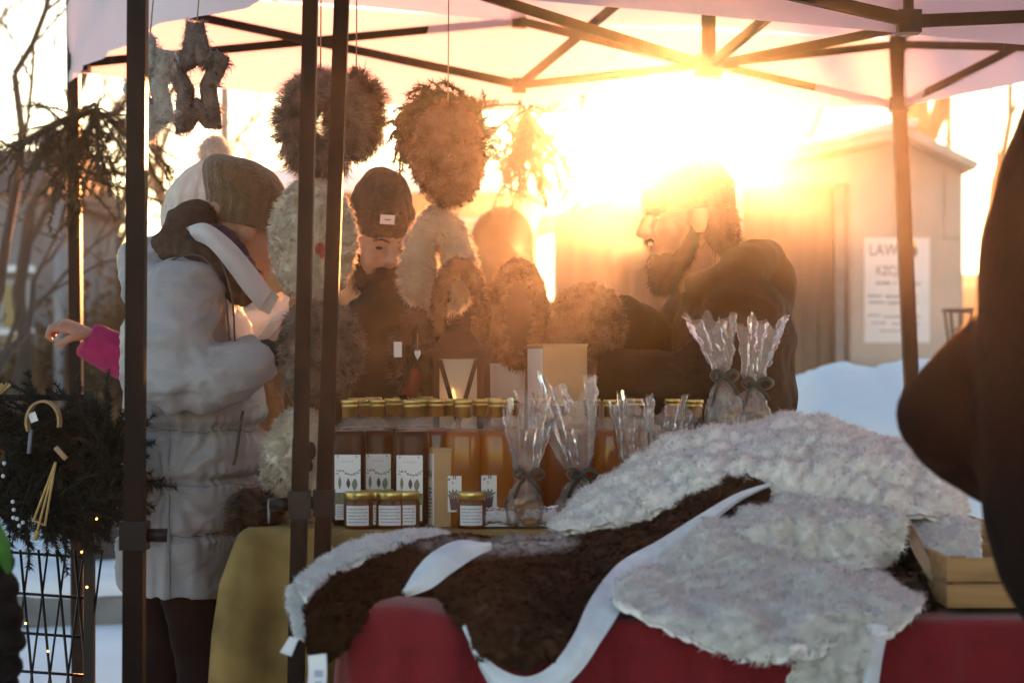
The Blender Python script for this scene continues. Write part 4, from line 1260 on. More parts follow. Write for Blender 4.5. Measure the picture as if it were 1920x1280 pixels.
def pad(name, px, py, wpx, hpx, D, m, L, n, label, seed, thick=.05, w=.0018, curl=.7, clump=.018, rz=0.0, hole=None, egg=0.0, group=None, cat='sheepskin', cord=None, twist=0.0):
    """hanging fleece pad or ring: an upright lens / ring of wool"""
    c = P(px, py, D); W = S(wpx / 2, D); H = S(hpx / 2, D)
    W -= L * .55; H -= L * .55
    g = G()
    if hole is None:
        nv, nu = 46, 110
        th = np.linspace(0.03, math.pi - .03, nv); a = np.arange(nu) * 2 * math.pi / nu
        rr = np.sin(th) ** .75
        X = rr[:, None] * np.cos(a); Z = rr[:, None] * np.sin(a); Y = -np.cos(th)[:, None] * np.ones(nu) * thick / 2
        X = X * W * (1 - egg * Z); Z = Z * H
        Pt = np.stack([X.ravel(), Y.ravel(), Z.ravel()], 1)
        Pt[:, 1] += .010 * snoise(Pt, 5, seed); Pt[:, [0, 2]] *= (1 + .035 * snoise(Pt, 7, seed + 1))[:, None]
        Q = gquads(nv, nu, True)
    else:
        nv, nu = 36, 110
        hx, hz = S(hole[0] / 2, D) + L * .5, S(hole[1] / 2, D) + L * .5
        a = np.arange(nu) * 2 * math.pi / nu; th = np.arange(nv + 1) * 2 * math.pi / nv
        rx, rz_ = (W + hx) / 2, (H + hz) / 2; tx, tz = (W - hx) / 2, (H - hz) / 2
        X = np.cos(a)[None] * (rx + tx * np.cos(th)[:, None]); Z = np.sin(a)[None] * (rz_ + tz * np.cos(th)[:, None]); Y = -np.sin(th)[:, None] * np.ones(nu) * thick / 2
        X = X * (1 - egg * Z / H)
        Pt = np.stack([X.ravel(), Y.ravel(), Z.ravel()], 1)
        Q = gquads(nv + 1, nu, True)
    if twist:
        ca, sa = math.cos(twist), math.sin(twist)
        Pt = np.stack([Pt[:, 0] * ca - Pt[:, 1] * sa, Pt[:, 0] * sa + Pt[:, 1] * ca, Pt[:, 2]], 1)
    if rz:
        ca, sa = math.cos(rz), math.sin(rz)
        Pt = np.stack([Pt[:, 0] * ca - Pt[:, 2] * sa, Pt[:, 1], Pt[:, 0] * sa + Pt[:, 2] * ca], 1)
    Pt = Pt + c
    N = vnormals(Pt, Q)
    cen = (N * (Pt - c)).sum(1).mean()
    if cen < 0: Q = Q[:, ::-1]; N = -N
    Pt = curls(Pt, N, min(.006, L * .22), .55 / clump, seed)
    g.add(Pt, Q)
    fur(g, n, L * .8, w * .9, lay=.55, curl=curl, clump=clump, clumpf=.45, seed=seed, mi=1, quads=Q, V=Pt, nvar=.5)
    fur(g, int(n * .38), L * 1.0, .0010, curl=curl, clump=clump, clumpf=.4, seed=seed + 50, mi=2, quads=Q, V=Pt, halo=True)
    o = tag(g.build(name, [WBASE[m.name], m, HALO[m.name]]), label, cat, group)
    if cord is not None:
        gc = G(); gc.tube(spline([c + (0, 0, H * .9), c + (S(2, D), 0, (H + cord) * .55), c + (0, 0, H + cord)], 6), .0016, seg=5); gc.build('cord', M_CORD, o)
    return o, c, W, H

HG = 'fleeces hung in columns at the stall'
pad('fleece_wreath', 601, 231, 176, 210, 4.50, M_WGREY, .034, 9000, 'curly grey brown fleece wreath with a small hole behind the two poles', 201, thick=.09, curl=1.1, clump=.022, hole=(22, 60), group=HG, cord=.9)
pad('fleece_pad', 668, 213, 112, 178, 4.66, M_WBROWN, .034, 5000, 'dark curly fleece half hidden behind the topmost grey wreath', 202, thick=.08, curl=1.1, clump=.022, group=HG, cord=.9)
o, c, W, H = pad('fleece_pad', 587, 447, 170, 232, 4.46, M_WCREAM, .012, 15000, 'round cream fleece pad with a red brown mark below the curly grey wreath', 203, thick=.05, curl=.8, clump=.012, w=.0018, group=HG, cord=.05)
g = G(); m_ = P(600, 466, 4.42); g.ball(m_, (.010, .006, .013), 8, 6); g.ball(m_ + (.004, 0, -.012), (.005, .005, .010), 8, 6); g.build('mark', M_MARK, o)
pad('fleece_pad', 602, 655, 158, 200, 4.48, M_WGREY, .022, 9000, 'dark grey curly fleece pad between two cream pads', 204, thick=.08, curl=1.0, clump=.016, group=HG, cord=.05)
o, c, W, H = pad('fleece_pad', 566, 875, 146, 232, 4.24 + .26, M_WCREAM, .016, 15000, 'long cream fleece with a dark brown spot, lowest of the column by the poles', 205, thick=.07, curl=.9, clump=.012, w=.0018, group=HG, cord=.05)
g = G(); m_ = P(583, 845, 4.45); g.ball(m_, (.010, .006, .02), 8, 6); g.ball(m_ + (-.004, 0, -.03), (.008, .006, .014), 8, 6); g.build('brown_spot', mat('dark_spot', (.03, .018, .012), .9), o)
pad('fleece_ball', 472, 958, 96, 84, 4.46, M_WDARK, .028, 5000, 'dark curly fleece tuft lying at the end of the burlap table', 206, thick=.12, curl=1.1, clump=.02)
pad('fleece_pad', 840, 290, 140, 205, 4.98, M_WBROWN, .014, 9000, 'smooth brown fleece pad in front of the dark evergreen wreath', 207, thick=.05, curl=.8, clump=.014, group=HG, cord=.9)
o, c, W, H = pad('fleece_pad', 822, 486, 146, 210, 4.99, M_WCREAM, .016, 13000, 'egg shaped cream fleece with a slit below the smooth brown pad', 208, thick=.05, curl=.8, clump=.014, egg=.28, hole=(6, 60), group=HG, cord=.05)
pad('fur_ring', 862, 588, 112, 214, 4.88, M_WBROWN, .012, 9000, 'brown curly fur ring standing upright behind the lantern', 209, thick=.04, curl=1.1, clump=.012, hole=(50, 140), cat='fur ring')
pad('fur_ring', 972, 590, 118, 216, 4.92, M_WBROWN, .012, 9000, 'brown curly fur ring standing upright between lantern and tall carton', 210, thick=.04, curl=1.1, clump=.012, hole=(56, 142), cat='fur ring')
o, c, W, H = pad('fleece_piece', 1098, 612, 150, 178, 4.90, M_WBROWN, .016, 8000, 'brown curly fleece held up in the vendor\'s hands', 211, thick=.14, curl=1.0, clump=.016, cat='sheepskin', rz=-.25)
# dark fur trimmed decoration with tag and heart
o, c, W, H = pad('fur_wreath', 776, 660, 92, 172, 4.74, M_WDARK, .020, 6000, 'dark fur decoration with a white heart and a price tag beside the lantern', 212, thick=.06, curl=1.0, clump=.016, cat='decoration', egg=.15)
M_HEART = mat('white_heart', (.62, .62, .66), .7)
g = G(); q = P(783, 664, 4.67)
hp = [(16 * math.sin(t_) ** 3, 13 * math.cos(t_) - 5 * math.cos(2 * t_) - 2 * math.cos(3 * t_) - math.cos(4 * t_)) for t_ in np.linspace(0, 2 * math.pi, 25)[:-1]]
hp = np.array(hp) * np.array((.00045, .00082)); n_ = len(hp)
for s_ in (-1, 1):
    g.add([(q[0] + a_, q[1] + s_ * .003, q[2] + b_) for a_, b_ in hp] + [(q[0], q[1] + s_ * .006, q[2])], None, [(n_, k, (k + 1) % n_) if s_ < 0 else (n_, (k + 1) % n_, k) for k in range(n_)])
g.add([(q[0] + a_, q[1] + s_ * .003, q[2] + b_) for s_ in (-1, 1) for a_, b_ in hp], [(k, (k + 1) % n_, n_ + (k + 1) % n_, n_ + k) for k in range(n_)])
g.build('heart', M_HEART, o)
g = G(); g.tube([q + (0, 0, .012), q + (0, 0, .045)], .0012, seg=5); g.build('heart_cord', M_CORD, o)
g = G(); q = P(746, 655, 4.67); g.box(q, (.018, .0015, .034), rz=.2); g.build('price_tag', M_LABEL, o, smooth=False)
g = G(); q = P(770, 722, 4.68); g.add([q + (-.02, 0, -.02), q + (.012, 0, -.026), q + (.026, 0, .03), q + (.002, -.012, .036), q + (-.02, .02, -.02), q + (.012, .02, -.026), q + (.026, .02, .03), q + (.002, .012, .036)], [(0, 1, 2, 3), (4, 7, 6, 5), (0, 4, 5, 1), (1, 5, 6, 2), (2, 6, 7, 3), (3, 7, 4, 0)])
g.build('red_sack', mat('dark_red_felt', (.10, .012, .008), .9, var=.2, scale=40), o)

# fur stars
def fur_star(px, py, wpx, hpx, D, m, label, seed, rot=0.0, th=.034):
    c = P(px, py, D)
    g = G(); out = []
    k = 5; pts = []
    for i in range(10):
        a = math.pi / 2 + i * math.pi / 5 + rot
        rr = 1.0 if i % 2 == 0 else .44
        pts.append((c[0] + S(wpx / 2, D) * rr * math.cos(a), c[1], c[2] + S(hpx / 2, D) * rr * math.sin(a)))
    pts = np.array(pts + pts[:2])
    sm = np.concatenate([np.linspace(pts[i], pts[i + 1], 8)[:-1] for i in range(10)])
    sm = np.concatenate([sm, sm[:1]])
    g.tube(sm, [(th * .55, th * .55)] * len(sm), seg=8, cap=False, up=(0, 1, 0))
    V0, Q0, _ = g.arrays()
    fur(g, 9000, .017, .0018, lay=.6, curl=1.0, clump=.012, seed=seed, quads=Q0, V=V0)
    fur(g, 5000, .020, .0012, curl=1.0, clump=.012, seed=seed + 9, quads=Q0, V=V0, halo=True, mi=1)
    o = tag(g.build('fur_star', [m, HALO[m.name]]), label, 'star')
    gc = G(); gc.tube([(c[0], c[1], c[2] + S(hpx / 2, D)), (c[0] + .01, c[1], c[2] + S(hpx / 2, D) + .12)], .0016, seg=5); gc.build('cord', M_CORD, o)
fur_star(369, 152, 98, 214, 4.60, wool('taupe_wool', (0.40, 0.34, 0.30), (0.22, 0.18, 0.155), 26), 'grey brown fur star hanging from the tent truss', 221, .06)
fur_star(282, 165, 70, 205, 4.40, M_WWHITE, 'white fur star hanging half behind the tent leg', 222, .35)

# ------------------------------------------------------------------ evergreen boughs
M_NEEDLE = mat('spruce_needles', (0.030, 0.042, 0.018), 0.7, col2=(0.045, 0.035, 0.016), scale=9, trans=0.15)
def bough(g, p, d, L, rs, dens=1.0, nl=.02):
    n = 8
    pts = [p]; dd = d.copy()
    for k in range(n):
        dd = nrm(dd + .10 * rs.normal(size=3) + np.array((0, 0, -.05)))
        pts.append(pts[-1] + dd * L / n)
    pts = np.array(pts)
    g.tube(pts, np.linspace(.004, .0012, n + 1), seg=5, cap=False)
    m = int(L * 1300 * dens)
    t = rs.uniform(.05, 1, m) * n; i = np.minimum(t.astype(int), n - 1)
    q = pts[i] + (pts[i + 1] - pts[i]) * (t - i)[:, None]
    ax = nrm(pts[i + 1] - pts[i])
    rd = nrm(np.cross(ax, rs.normal(size=(m, 3))))
    tip = q + (rd * .85 + ax * .6) * nl * rs.uniform(.7, 1.2, (m, 1))
    wd = nrm(np.cross(tip - q, rs.normal(size=(m, 3)))) * .0011
    V = np.stack([q - wd, q + wd, tip], 1).reshape(-1, 3)
    g.add(V, None, np.arange(m)[:, None] * 3 + np.array([[0, 1, 2]]))
    return pts
def bough_bunch(name, px, py, D, n, L, spread, label, seed, droop=1.0, nl=.02):
    rs = np.random.default_rng(seed)
    c = P(px, py, D)
    t = thing(name, tuple(c), label, 'evergreen boughs')
    for k in range(n):
        g = G()
        d = nrm(np.array((rs.normal() * spread, rs.normal() * spread * .5, -droop * rs.uniform(.1, 1.2))))
        l = L * rs.uniform(.55, 1.0)
        pts = bough(g, c + rs.normal(size=3) * .012, d, l, rs, nl=nl)
        for s in range(5):
            i = 2 + s
            sd = nrm((pts[i + 1 if i < 8 else i] - pts[i - 1]) + rs.normal(size=3) * .09)
            sd = nrm(sd + rs.normal(size=3) * .6)
            bough(g, pts[i], sd, l * rs.uniform(.25, .5), rs, nl=nl)
        g.build('bough', M_NEEDLE, t)
    return t
bough_bunch('spruce_bunch', 182, 205, 6.90, 26, .46, .75, 'bunch of drooping spruce boughs tied to the far left tent leg', 301)
bough_bunch('spruce_bunch', 985, 205, 7.20, 22, .40, .50, 'drooping spruce boughs hanging behind the brown pad', 302)
def evergreen_wreath(px, py, rpx, D, label, seed, tube=.05, n=70, L=.10, name='evergreen_wreath'):
    rs = np.random.default_rng(seed); c = P(px, py, D); R = S(rpx, D)
    t = thing(name, tuple(c), label, 'wreath')
    parts = 14
    for k in range(parts):
        g = G()
        for j in range(max(1, n // parts)):
            a = (k + j / (n / parts)) * 2 * math.pi / parts
            p = c + np.array((R * math.cos(a), 0, R * math.sin(a)))
            tg = np.array((-math.sin(a), 0, math.cos(a))); rd = np.array((math.cos(a), 0, math.sin(a)))
            d = nrm(tg + rd * rs.uniform(-.5, 1.0) + np.array((0, rs.uniform(-.7, .5), 0)))
            bough(g, p + rs.normal(size=3) * tube * .3, d, L * rs.uniform(.7, 1.2), rs, 1.3, nl=.016)
        g.build('sprig', M_NEEDLE, t)
    g = G(); a = np.linspace(0, 2 * math.pi, 33)
    g.tube(np.stack([c[0] + R * np.cos(a), np.full(33, c[1]), c[2] + R * np.sin(a)], 1), .012, seg=6, cap=False); g.build('hoop', M_BARK, t)
    return t
evergreen_wreath(826, 252, 64, 5.15, 'dark evergreen wreath behind the smooth brown pad', 311, n=330, L=.045)
def string_line():
    g = G(); a = P(884, 228, 5.0); b = P(1010, 196, 6.9)
    g.tube(spline([a, (a + b) / 2 + (0, 0, -.02), b], 12), .002, seg=5); tag(g.build('guy_cord', M_CORD), 'thin cord stretched from the brown pad to the tent edge', 'cord')
string_line()
# ------------------------------------------------------------------ people
M_SKIN = mat('skin', (0.36, 0.19, 0.125), 0.55, var=0.08, scale=18, spec=0.4, bump=0.05)
M_EYE = mat('eye_dark', (0.03, 0.02, 0.018), 0.15)
M_HAIR = mat('dark_brown_hair', (0.035, 0.022, 0.014), 0.6, var=0.3, scale=60, trans=0.25, tcol=(0.35, 0.17, 0.06))

def frame(f, up=(0, 0, 1)):
    f = nrm(np.array(f, float)); up = np.array(up, float)
    s = nrm(np.cross(f, up)); u_ = np.cross(s, f)
    return f, s, u_           # forward, right, up

def head_geo(g, c, f, s=1.0, beard=False):
    """head around c looking along f"""
    f, r, u_ = frame(f)
    M = np.stack([r, f, u_], 1)
    L = lambda a, b, d: np.array(c) + (r * a + f * b + u_ * d) * s
    g.ball(L(0, -.012, .025), (.074 * s, .092 * s, .090 * s), 18, 12, M=M)
    g.ball(L(0, .018, -.035), (.060 * s, .070 * s, .080 * s), 16, 10, M=M)
    g.ball(L(0, .052, -.088), (.030 * s, .026 * s, .022 * s), 12, 8, M=M)          # chin
    g.ball(L(0, .078, .030), (.050 * s, .014 * s, .010 * s), 12, 6, M=M)           # brow
    for k in (-1, 1):
        g.ball(L(k * .040, .058, -.022), (.026 * s, .024 * s, .024 * s), 10, 6, M=M)  # cheek
        g.ball(L(k * .077, -.010, -.005), (.010 * s, .022 * s, .033 * s), 10, 6, M=M) # ear
    g.tube([L(0, .080, .022), L(0, .096, -.005), L(0, .106, -.024), L(0, .084, -.034)], [.009 * s, .011 * s, .015 * s, .011 * s], seg=8)
    for k in (-1, 1): g.ball(L(k * .012, .090, -.028), (.009 * s, .011 * s, .008 * s), 8, 5, M=M)
    g.ball(L(0, .079, -.056), (.026 * s, .012 * s, .007 * s), 10, 6, M=M)
    g.ball(L(0, .077, -.066), (.023 * s, .012 * s, .008 * s), 10, 6, M=M)
    return L

def hand_geo(g, w, d, n, s=1.0, curl=.9, thumb=1):
    """hand from wrist w, pointing along d, palm facing n; thumb on side +1/-1"""
    d = nrm(np.array(d, float)); n = np.array(n, float); n = nrm(n - d * (n @ d)); sd = np.cross(d, n) * thumb
    w = np.array(w, float)
    g.tube([w - d * .03, w, w + d * .05 * s, w + d * .095 * s], [(.026 * s, .02 * s), (.028 * s, .018 * s), (.042 * s, .016 * s), (.040 * s, .014 * s)], seg=10, up=n)
    for k, (o, l) in enumerate(((.033, .070), (.011, .080), (-.011, .074), (-.033, .058))):
        p = w + d * .088 * s + sd * o * s
        dd = nrm(d + sd * o * 2.2); pts = [p - dd * .02]
        for j, f_ in enumerate((.45, .32, .26)):
            a = curl * (.35 + .75 * j) * .9
            q = nrm(dd * math.cos(a) + n * math.sin(a))
            pts.append(pts[-1] + q * l * f_ * s + (dd * .02 if j == 0 else 0))
        g.tube(pts, [.0098 * s, .0094 * s, .0088 * s, .0068 * s], seg=8)
    p = w + d * .028 * s + sd * .034 * s
    q1 = nrm(d * .7 + sd * .8 + n * .3); q2 = nrm(d * .95 + sd * .1 + n * .7 * curl)
    g.tube([p - q1 * .012, p + q1 * .035 * s, p + q1 * .035 * s + q2 * .028 * s, p + q1 * .035 * s + q2 * .05 * s], [.013 * s, .0115 * s, .0105 * s, .008 * s], seg=8)

def body_mesh(t, J, f, voxel=.008, hs=1.0, hands=()):
    """one continuous body under the clothes. J: joint positions"""
    g = G()
    fw, r, u_ = frame((f[0], f[1], 0))
    g.tube([J['pelvis'] - u_ * .06, J['pelvis'] + u_ * .05, J['chest'] - u_ * .12, J['chest'], J['chest'] + u_ * .10, J['neck']],
           [(.085, .075), (.10, .08), (.085, .075), (.10, .08), (.085, .065), (.052, .052)], seg=16, up=fw)
    g.tube([J['neck'] - u_ * .04, J['neck'] + (J['head'] - J['neck']) * .55], [.062, .054], seg=12)
    head_geo(g, J['head'], J['look'], hs)
    for k in ('R', 'L'):
        sh, el, wr = J['sh' + k], J['el' + k], J['wr' + k]
        g.tube([J['chest'] + u_ * .05, sh, sh + (el - sh) * .5, el], [.05, .046, .040, .034], seg=10)
        g.tube([el, el + (wr - el) * .35, wr], [.034, .034, .026], seg=10)
        hp, kn, an = J['hip' + k], J['kn' + k], J['an' + k]
        g.tube([J['pelvis'] * .5 + hp * .5, hp, hp + (kn - hp) * .5, kn, kn + (an - kn) * .35, an], [.07, .072, .064, .048, .050, .036], seg=10)
        g.tube([an + (0, 0, .02) - fw * .04, an - (0, 0, .03) + fw * .05, an - (0, 0, .05) + fw * .17], [(.036, .04), (.04, .03), (.032, .018)], seg=8)
    for (w, d, n, th, cu) in hands:
        hand_geo(g, w, d, n, 1.0, cu, th)
    return remesh(g, voxel, 3).build('body', M_SKIN, t)

def legs_default(J, f, pelvis, ground=0.0, spread=.09, bend=0.03):
    fw, r, u_ = frame((f[0], f[1], 0))
    J['pelvis'] = pelvis
    for k, s in (('R', 1), ('L', -1)):
        hp = pelvis + r * s * spread - u_ * .03
        an = np.array((hp[0], hp[1], ground + .085)) + r * s * .03 + fw * (.04 if s > 0 else -.05)
        J['hip' + k] = hp; J['an' + k] = an; J['kn' + k] = (hp + an) / 2 + fw * bend
    return J

def trousers_boots(t, J, f, mt, mb):
    fw, r, u_ = frame((f[0], f[1], 0))
    g = G(); g.tube([J['pelvis'] + u_ * .12, J['pelvis'] - u_ * .05], [(.135, .095), (.14, .10)], seg=16, up=fw)
    for k in 'RL':
        hp, kn, an = J['hip' + k], J['kn' + k], J['an' + k]
        g.tube([hp + u_ * .05, hp, kn, an + u_ * .05], [.085, .088, .068, .062], seg=12)
    remesh(g, .014, 3, lambda V, N: V + N * (.006 * snoise(V * (1, 1, 1.8), 5, 3))[:, None]).build('trousers', mt, t)
    for k in 'RL':
        an = J['an' + k]; g = G()
        g.tube([an + (0, 0, .16), an + (0, 0, .02), an - (0, 0, .06)], [.062, .056, .058], seg=12)
        g.tube([an - (0, 0, .04) - fw * .06, an - (0, 0, .045) + fw * .08, an - (0, 0, .055) + fw * .19], [(.048, .045), (.052, .04), (.04, .026)], seg=12)
        remesh(g, .012, 3).build('boot', mb, t)

def beanie(t, name, c, f, m, W, Hh, brim=None, top=None, slouch=(0, 0), folds=18, rib=.0018, seed=1, front=1.18, roll=True, tilt=0.0):
    """knitted cap: c centre at the brim, W half width, Hh height above brim"""
    f, r, u_ = frame(f)
    if tilt:
        u2 = u_ * math.cos(tilt) - f * math.sin(tilt); f = f * math.cos(tilt) + u_ * math.sin(tilt); u_ = u2
    n = 72; a = np.arange(n) * 2 * math.pi / n
    prof = top or [(1.0, 0), (1.01, .12), (1.01, .30), (.98, .45), (.90, .62), (.76, .78), (.54, .91), (.28, .985), (.05, 1.0)]
    V = []
    for k, (q, h) in enumerate(prof):
        cc = np.array(c) + u_ * Hh * h + f * slouch[0] * h ** 2 + r * slouch[1] * h ** 2
        rr = W * q * (1 + .010 * np.sin(a * 5 + seed + h * 4)) + rib * np.sign(np.sin(a * folds)) * (1 - h)
        V.append(cc + np.cos(a)[:, None] * r * rr[:, None] + np.sin(a)[:, None] * f * rr[:, None] * front)
    V = np.array(V)
    V2 = loft([np.concatenate([v, v[:1]]) for v in V], n * 2 + 1, 34)
    Pt = V2.reshape(-1, 3); N = vnormals(Pt, gquads(*V2.shape[:2])); Pt = Pt + N * (.003 * snoise(Pt, 9, seed))[:, None]
    g = G(); g.grid(Pt.reshape(V2.shape))
    if roll:
        bb = brim or .055
        V3 = []
        for h, q in ((-.012, 1.01), (-.014, 1.055), (bb * .5, 1.075), (bb, 1.06), (bb + .002, 1.02)):
            rr = W * q + rib * np.sign(np.sin(a * folds * 1.5))
            V3.append(np.array(c) + u_ * h + np.cos(a)[:, None] * r * rr[:, None] + np.sin(a)[:, None] * f * rr[:, None] * front)
        g.grid(loft([np.concatenate([v, v[:1]]) for v in V3], n * 2 + 1, 10))
    return g.build(name, m, t), f, r, u_

# ---- woman in the grey puffer coat
M_PUFF = mat('grey_puffer_nylon', (0.30, 0.285, 0.30), 0.50, var=0.08, scale=5, bump=1.0, bscale=17, spec=0.3, stretch=(1, 1, 1.7))
M_SEAM2 = mat('grey_seam', (0.16, 0.15, 0.155), 0.8)
M_SEAM = mat('dark_seam', (0.05, 0.045, 0.045), 0.8)
M_HOOD = mat('brown_hood_lining', (0.050, 0.030, 0.020), 0.95, var=0.3, scale=40, bump=0.4)
M_COLLAR = mat('pale_collar', (0.46, 0.44, 0.46), 0.6, var=0.05, scale=10, bump=0.2)
M_BEAN1 = mat('brown_knit', (0.115, 0.070, 0.032), 0.95, var=0.22, scale=55, bump=0.9, bscale=120, sheen=0.3)
M_TROU = mat('black_trousers', (0.012, 0.008, 0.008), 0.85, var=0.2, spec=0.08)
M_BOOT = mat('black_boots', (0.012, 0.011, 0.011), 0.5)
M_GLOVE = mat('black_glove', (0.018, 0.016, 0.016), 0.7)
M_SCARF = mat('plum_scarf', (0.055, 0.020, 0.035), 0.95, var=0.4, scale=40, bump=0.6)

def crease(V, levels, width, depth):
    d = np.zeros(len(V))
    for z in levels:
        d -= depth * np.exp(-((V[:, 2] - z) / width) ** 2)
    return d

def woman():
    D = 4.92; f = np.array((.92, .38, 0)); f = nrm(f)
    k = D / F
    base = P(345, 690, D); base[2] = 0
    t = thing('person', tuple(base), 'person in a long pale grey puffer coat and brown beanie with a plastic bag', 'person')
    J = {}
    hd = P(458, 432, D)
    J['head'] = hd; J['look'] = nrm(np.array((.93, .34, -.18)))
    J['neck'] = P(415, 520, D); J['chest'] = P(380, 610, D)
    J['shR'] = P(352, 545, D - .18); J['shL'] = P(385, 545, D + .18)
    J['elR'] = P(330, 714, D - .265); J['elL'] = P(395, 700, D + .25)
    J['wrR'] = P(500, 660, D - .22); J['wrL'] = P(505, 640, D + .12)
    legs_default(J, f, P(330, 930, D + .04), spread=.075)
    body_mesh(t, J, f, .0075, 1.0, hands=((J['wrR'], (.9, .1, .1), (.1, .9, .3), 1, .9), (J['wrL'], (.9, -.1, .1), (-.1, -.9, .3), -1, .9)))
    trousers_boots(t, J, f, M_TROU, M_BOOT)
    # coat
    g = G()
    rows = ((1108, 338, 116), (1050, 340, 122), (990, 348, 130), (935, 356, 136), (890, 360, 139), (830, 368, 139), (770, 370, 137), (700, 363, 132), (640, 352, 122), (580, 350, 112), (530, 362, 96), (490, 385, 66))
    pts = [P(x, y, D + .02) for y, x, w in rows]
    g.tube(pts, [(.235 if y > 560 else (.22 if y > 510 else .14), w * k) for y, x, w in rows], seg=28, up=(1, 0, 0))
    g.tube([P(362, 540, D - .12), P(346, 548, D - .185), P(330, 635, D - .25), P(325, 712, D - .27)], [.085, .094, .090, .082], seg=16)
    g.ball(P(327, 712, D - .268), .083, 16, 10)
    g.tube([P(325, 712, D - .27), P(372, 716, D - .265), P(440, 695, D - .25), P(500, 664, D - .225)], [.081, .079, .072, .054], seg=16)
    g.tube([P(395, 545, D + .12), P(392, 550, D + .19), P(398, 630, D + .25), P(400, 700, D + .25)], [.085, .09, .085, .078], seg=16)
    g.tube([P(400, 698, D + .25), P(440, 690, D + .2), P(500, 645, D + .12)], [.077, .07, .052], seg=16)
    # folded hood on the back
    g.tube([P(300, 500, D - .12), P(272, 505, D), P(300, 500, D + .12)], [.045, .07, .045], seg=14)
    g.tube([P(262, 560, D - .06), P(270, 500, D), P(330, 470, D + .02)], [.05, .075, .05], seg=14)
    levels = [P(0, y, D)[2] for y in (996, 893, 800)]
    def dsp(V, N):
        body = np.abs(V[:, 1] - D - .02) < .30
        s = crease(V, levels, .009, .026)
        aa_ = np.arctan2(V[:, 1] - D, V[:, 0] - P(352, 0, D)[0])
        for z_ in levels: s += .0035 * np.sin(aa_ * 46 + 3 * np.sin(aa_ * 7)) * np.exp(-((V[:, 2] - z_) / .030) ** 2)
        ph = np.interp(V[:, 2], sorted(levels), [0, 1, 2])
        # vertical side seam and pucker
        xs = P(345, 0, D)[0]; low = V[:, 2] < levels[1] + .3
        s -= .012 * np.exp(-((V[:, 0] - xs + .03) / .010) ** 2) * (V[:, 1] < D) * (V[:, 2] < 1.05)
        W = V.copy(); W[:, 2] *= 2.6
        W2 = V @ np.array(((.8, 0, .9), (0, 1, 0), (-.5, 0, 2.2))).T
        wr = .006 * snoise(W, 2.0, 41, 2) - .0055 * np.abs(snoise(W, 4.0, 42, 2)) - .003 * np.abs(snoise(W, 9, 43, 1)) - np.clip((V[:, 2] - 1.0) / .1, 0, 1) * (.011 * np.abs(snoise(W2, 3.2, 44, 2)) + .004 * np.abs(snoise(W2, 8, 45, 1)) - .006)
        fan = .006 * np.sin(np.arctan2(V[:, 2] - levels[2] + .12, V[:, 0] - xs + .001) * 14) * np.exp(-((V[:, 0] - xs) / .12) ** 2) * (V[:, 2] < levels[2] + .1)
        # sleeve wrinkles around the bent elbow
        e = P(345, 725, D - .27); r_ = np.linalg.norm(V - e, axis=1)
        c_ = np.array((e[0] + .05, e[2] + .04)); rr_ = np.hypot(V[:, 0] - c_[0], V[:, 2] - c_[1]); el = .0035 * np.sin(np.arctan2(V[:, 2] - c_[1], V[:, 0] - c_[0]) * 7 + 1) * np.exp(-(rr_ / .09) ** 2) * np.clip(rr_ / .04, 0, 1) ** 2 * (V[:, 1] < D - .18)
        return V + N * (s + wr + fan + el)[:, None]
    cg = remesh(g, .0078, 5, dsp)
    from mathutils.bvhtree import BVHTree
    Vc, Qc, _ = cg.arrays()
    bvh = BVHTree.FromPolygons([tuple(v_) for v_ in Vc], [tuple(int(i_) for i_ in q_) for q_ in Qc])
    coat = cg.build('puffer_coat', M_PUFF, t)
    for (ya, yb) in ((896, 905), (985, 1000), (802, 806), (640, 640)):     # stitched seams round the coat
        pts_ = []
        for a_ in np.linspace(math.pi * .98, math.pi * 2.02, 60):
            zz = P(0, ya + (yb - ya) * (a_ / math.pi - 1), D)[2] + .003 * math.sin(a_ * 9 + ya) + .0015 * math.sin(a_ * 31)
            cx = P(352, 0, D)[0]; dr = Vector((math.cos(a_), math.sin(a_), 0))
            h_ = bvh.ray_cast(Vector((cx, D + .02, zz)) + dr * .8, -dr)
            if h_[0] is not None: pts_.append(np.array(h_[0]))
        if len(pts_) > 8 and ya != 640:
            g = G(); g.tube(np.array(pts_), .0015, seg=5, cap=False); g.build('seam', M_SEAM2, coat)
    pts_ = []
    for y_ in range(810, 1106, 6):
        h_ = bvh.ray_cast(Vector((P(345, 0, D)[0], D - .9, P(0, y_, D)[2])), Vector((0, 1, 0)))
        if h_[0] is not None: pts_.append(np.array(h_[0]))
    g = G(); g.tube(np.array(pts_), .0016, seg=5, cap=False); g.build('seam', M_SEAM2, coat)
    # piping lines
    def line(pts, r=.0022, m=M_SEAM, nm='piping'):
        g = G(); g.tube(spline(PP(pts), 24), r, seg=6); g.build(nm, m, coat)
    line([(302, 500, D - .205), (340, 480, D - .235), (380, 482, D - .262), (410, 520, D - .286), (424, 570, D - .292), (430, 640, D - .290)])
    line([(415, 492, D - .235), (432, 540, D - .262), (438, 590, D - .268), (440, 640, D - .275)])
    line([(456, 770, D - .205), (450, 800, D - .220), (443, 850, D - .224), (438, 872, D - .222)], .0035, M_SEAM, 'pocket_zip')
    # hood lining and collar
    g = G(); g.tube(spline(PP([(302, 462, D - .10), (330, 432, D - .13), (375, 408, D - .06), (400, 420, D + .05), (380, 470, D + .12)]), 14), [(.030, .030)] * 3 + [(.036, .05)] * 8 + [(.03, .03)] * 3, seg=14)
    g.tube(spline(PP([(310, 470, D - .10), (360, 470, D - .17), (430, 520, D - .16), (480, 580, D - .10)]), 12), [.03] * 4 + [.036] * 6 + [.02] * 2, seg=12)
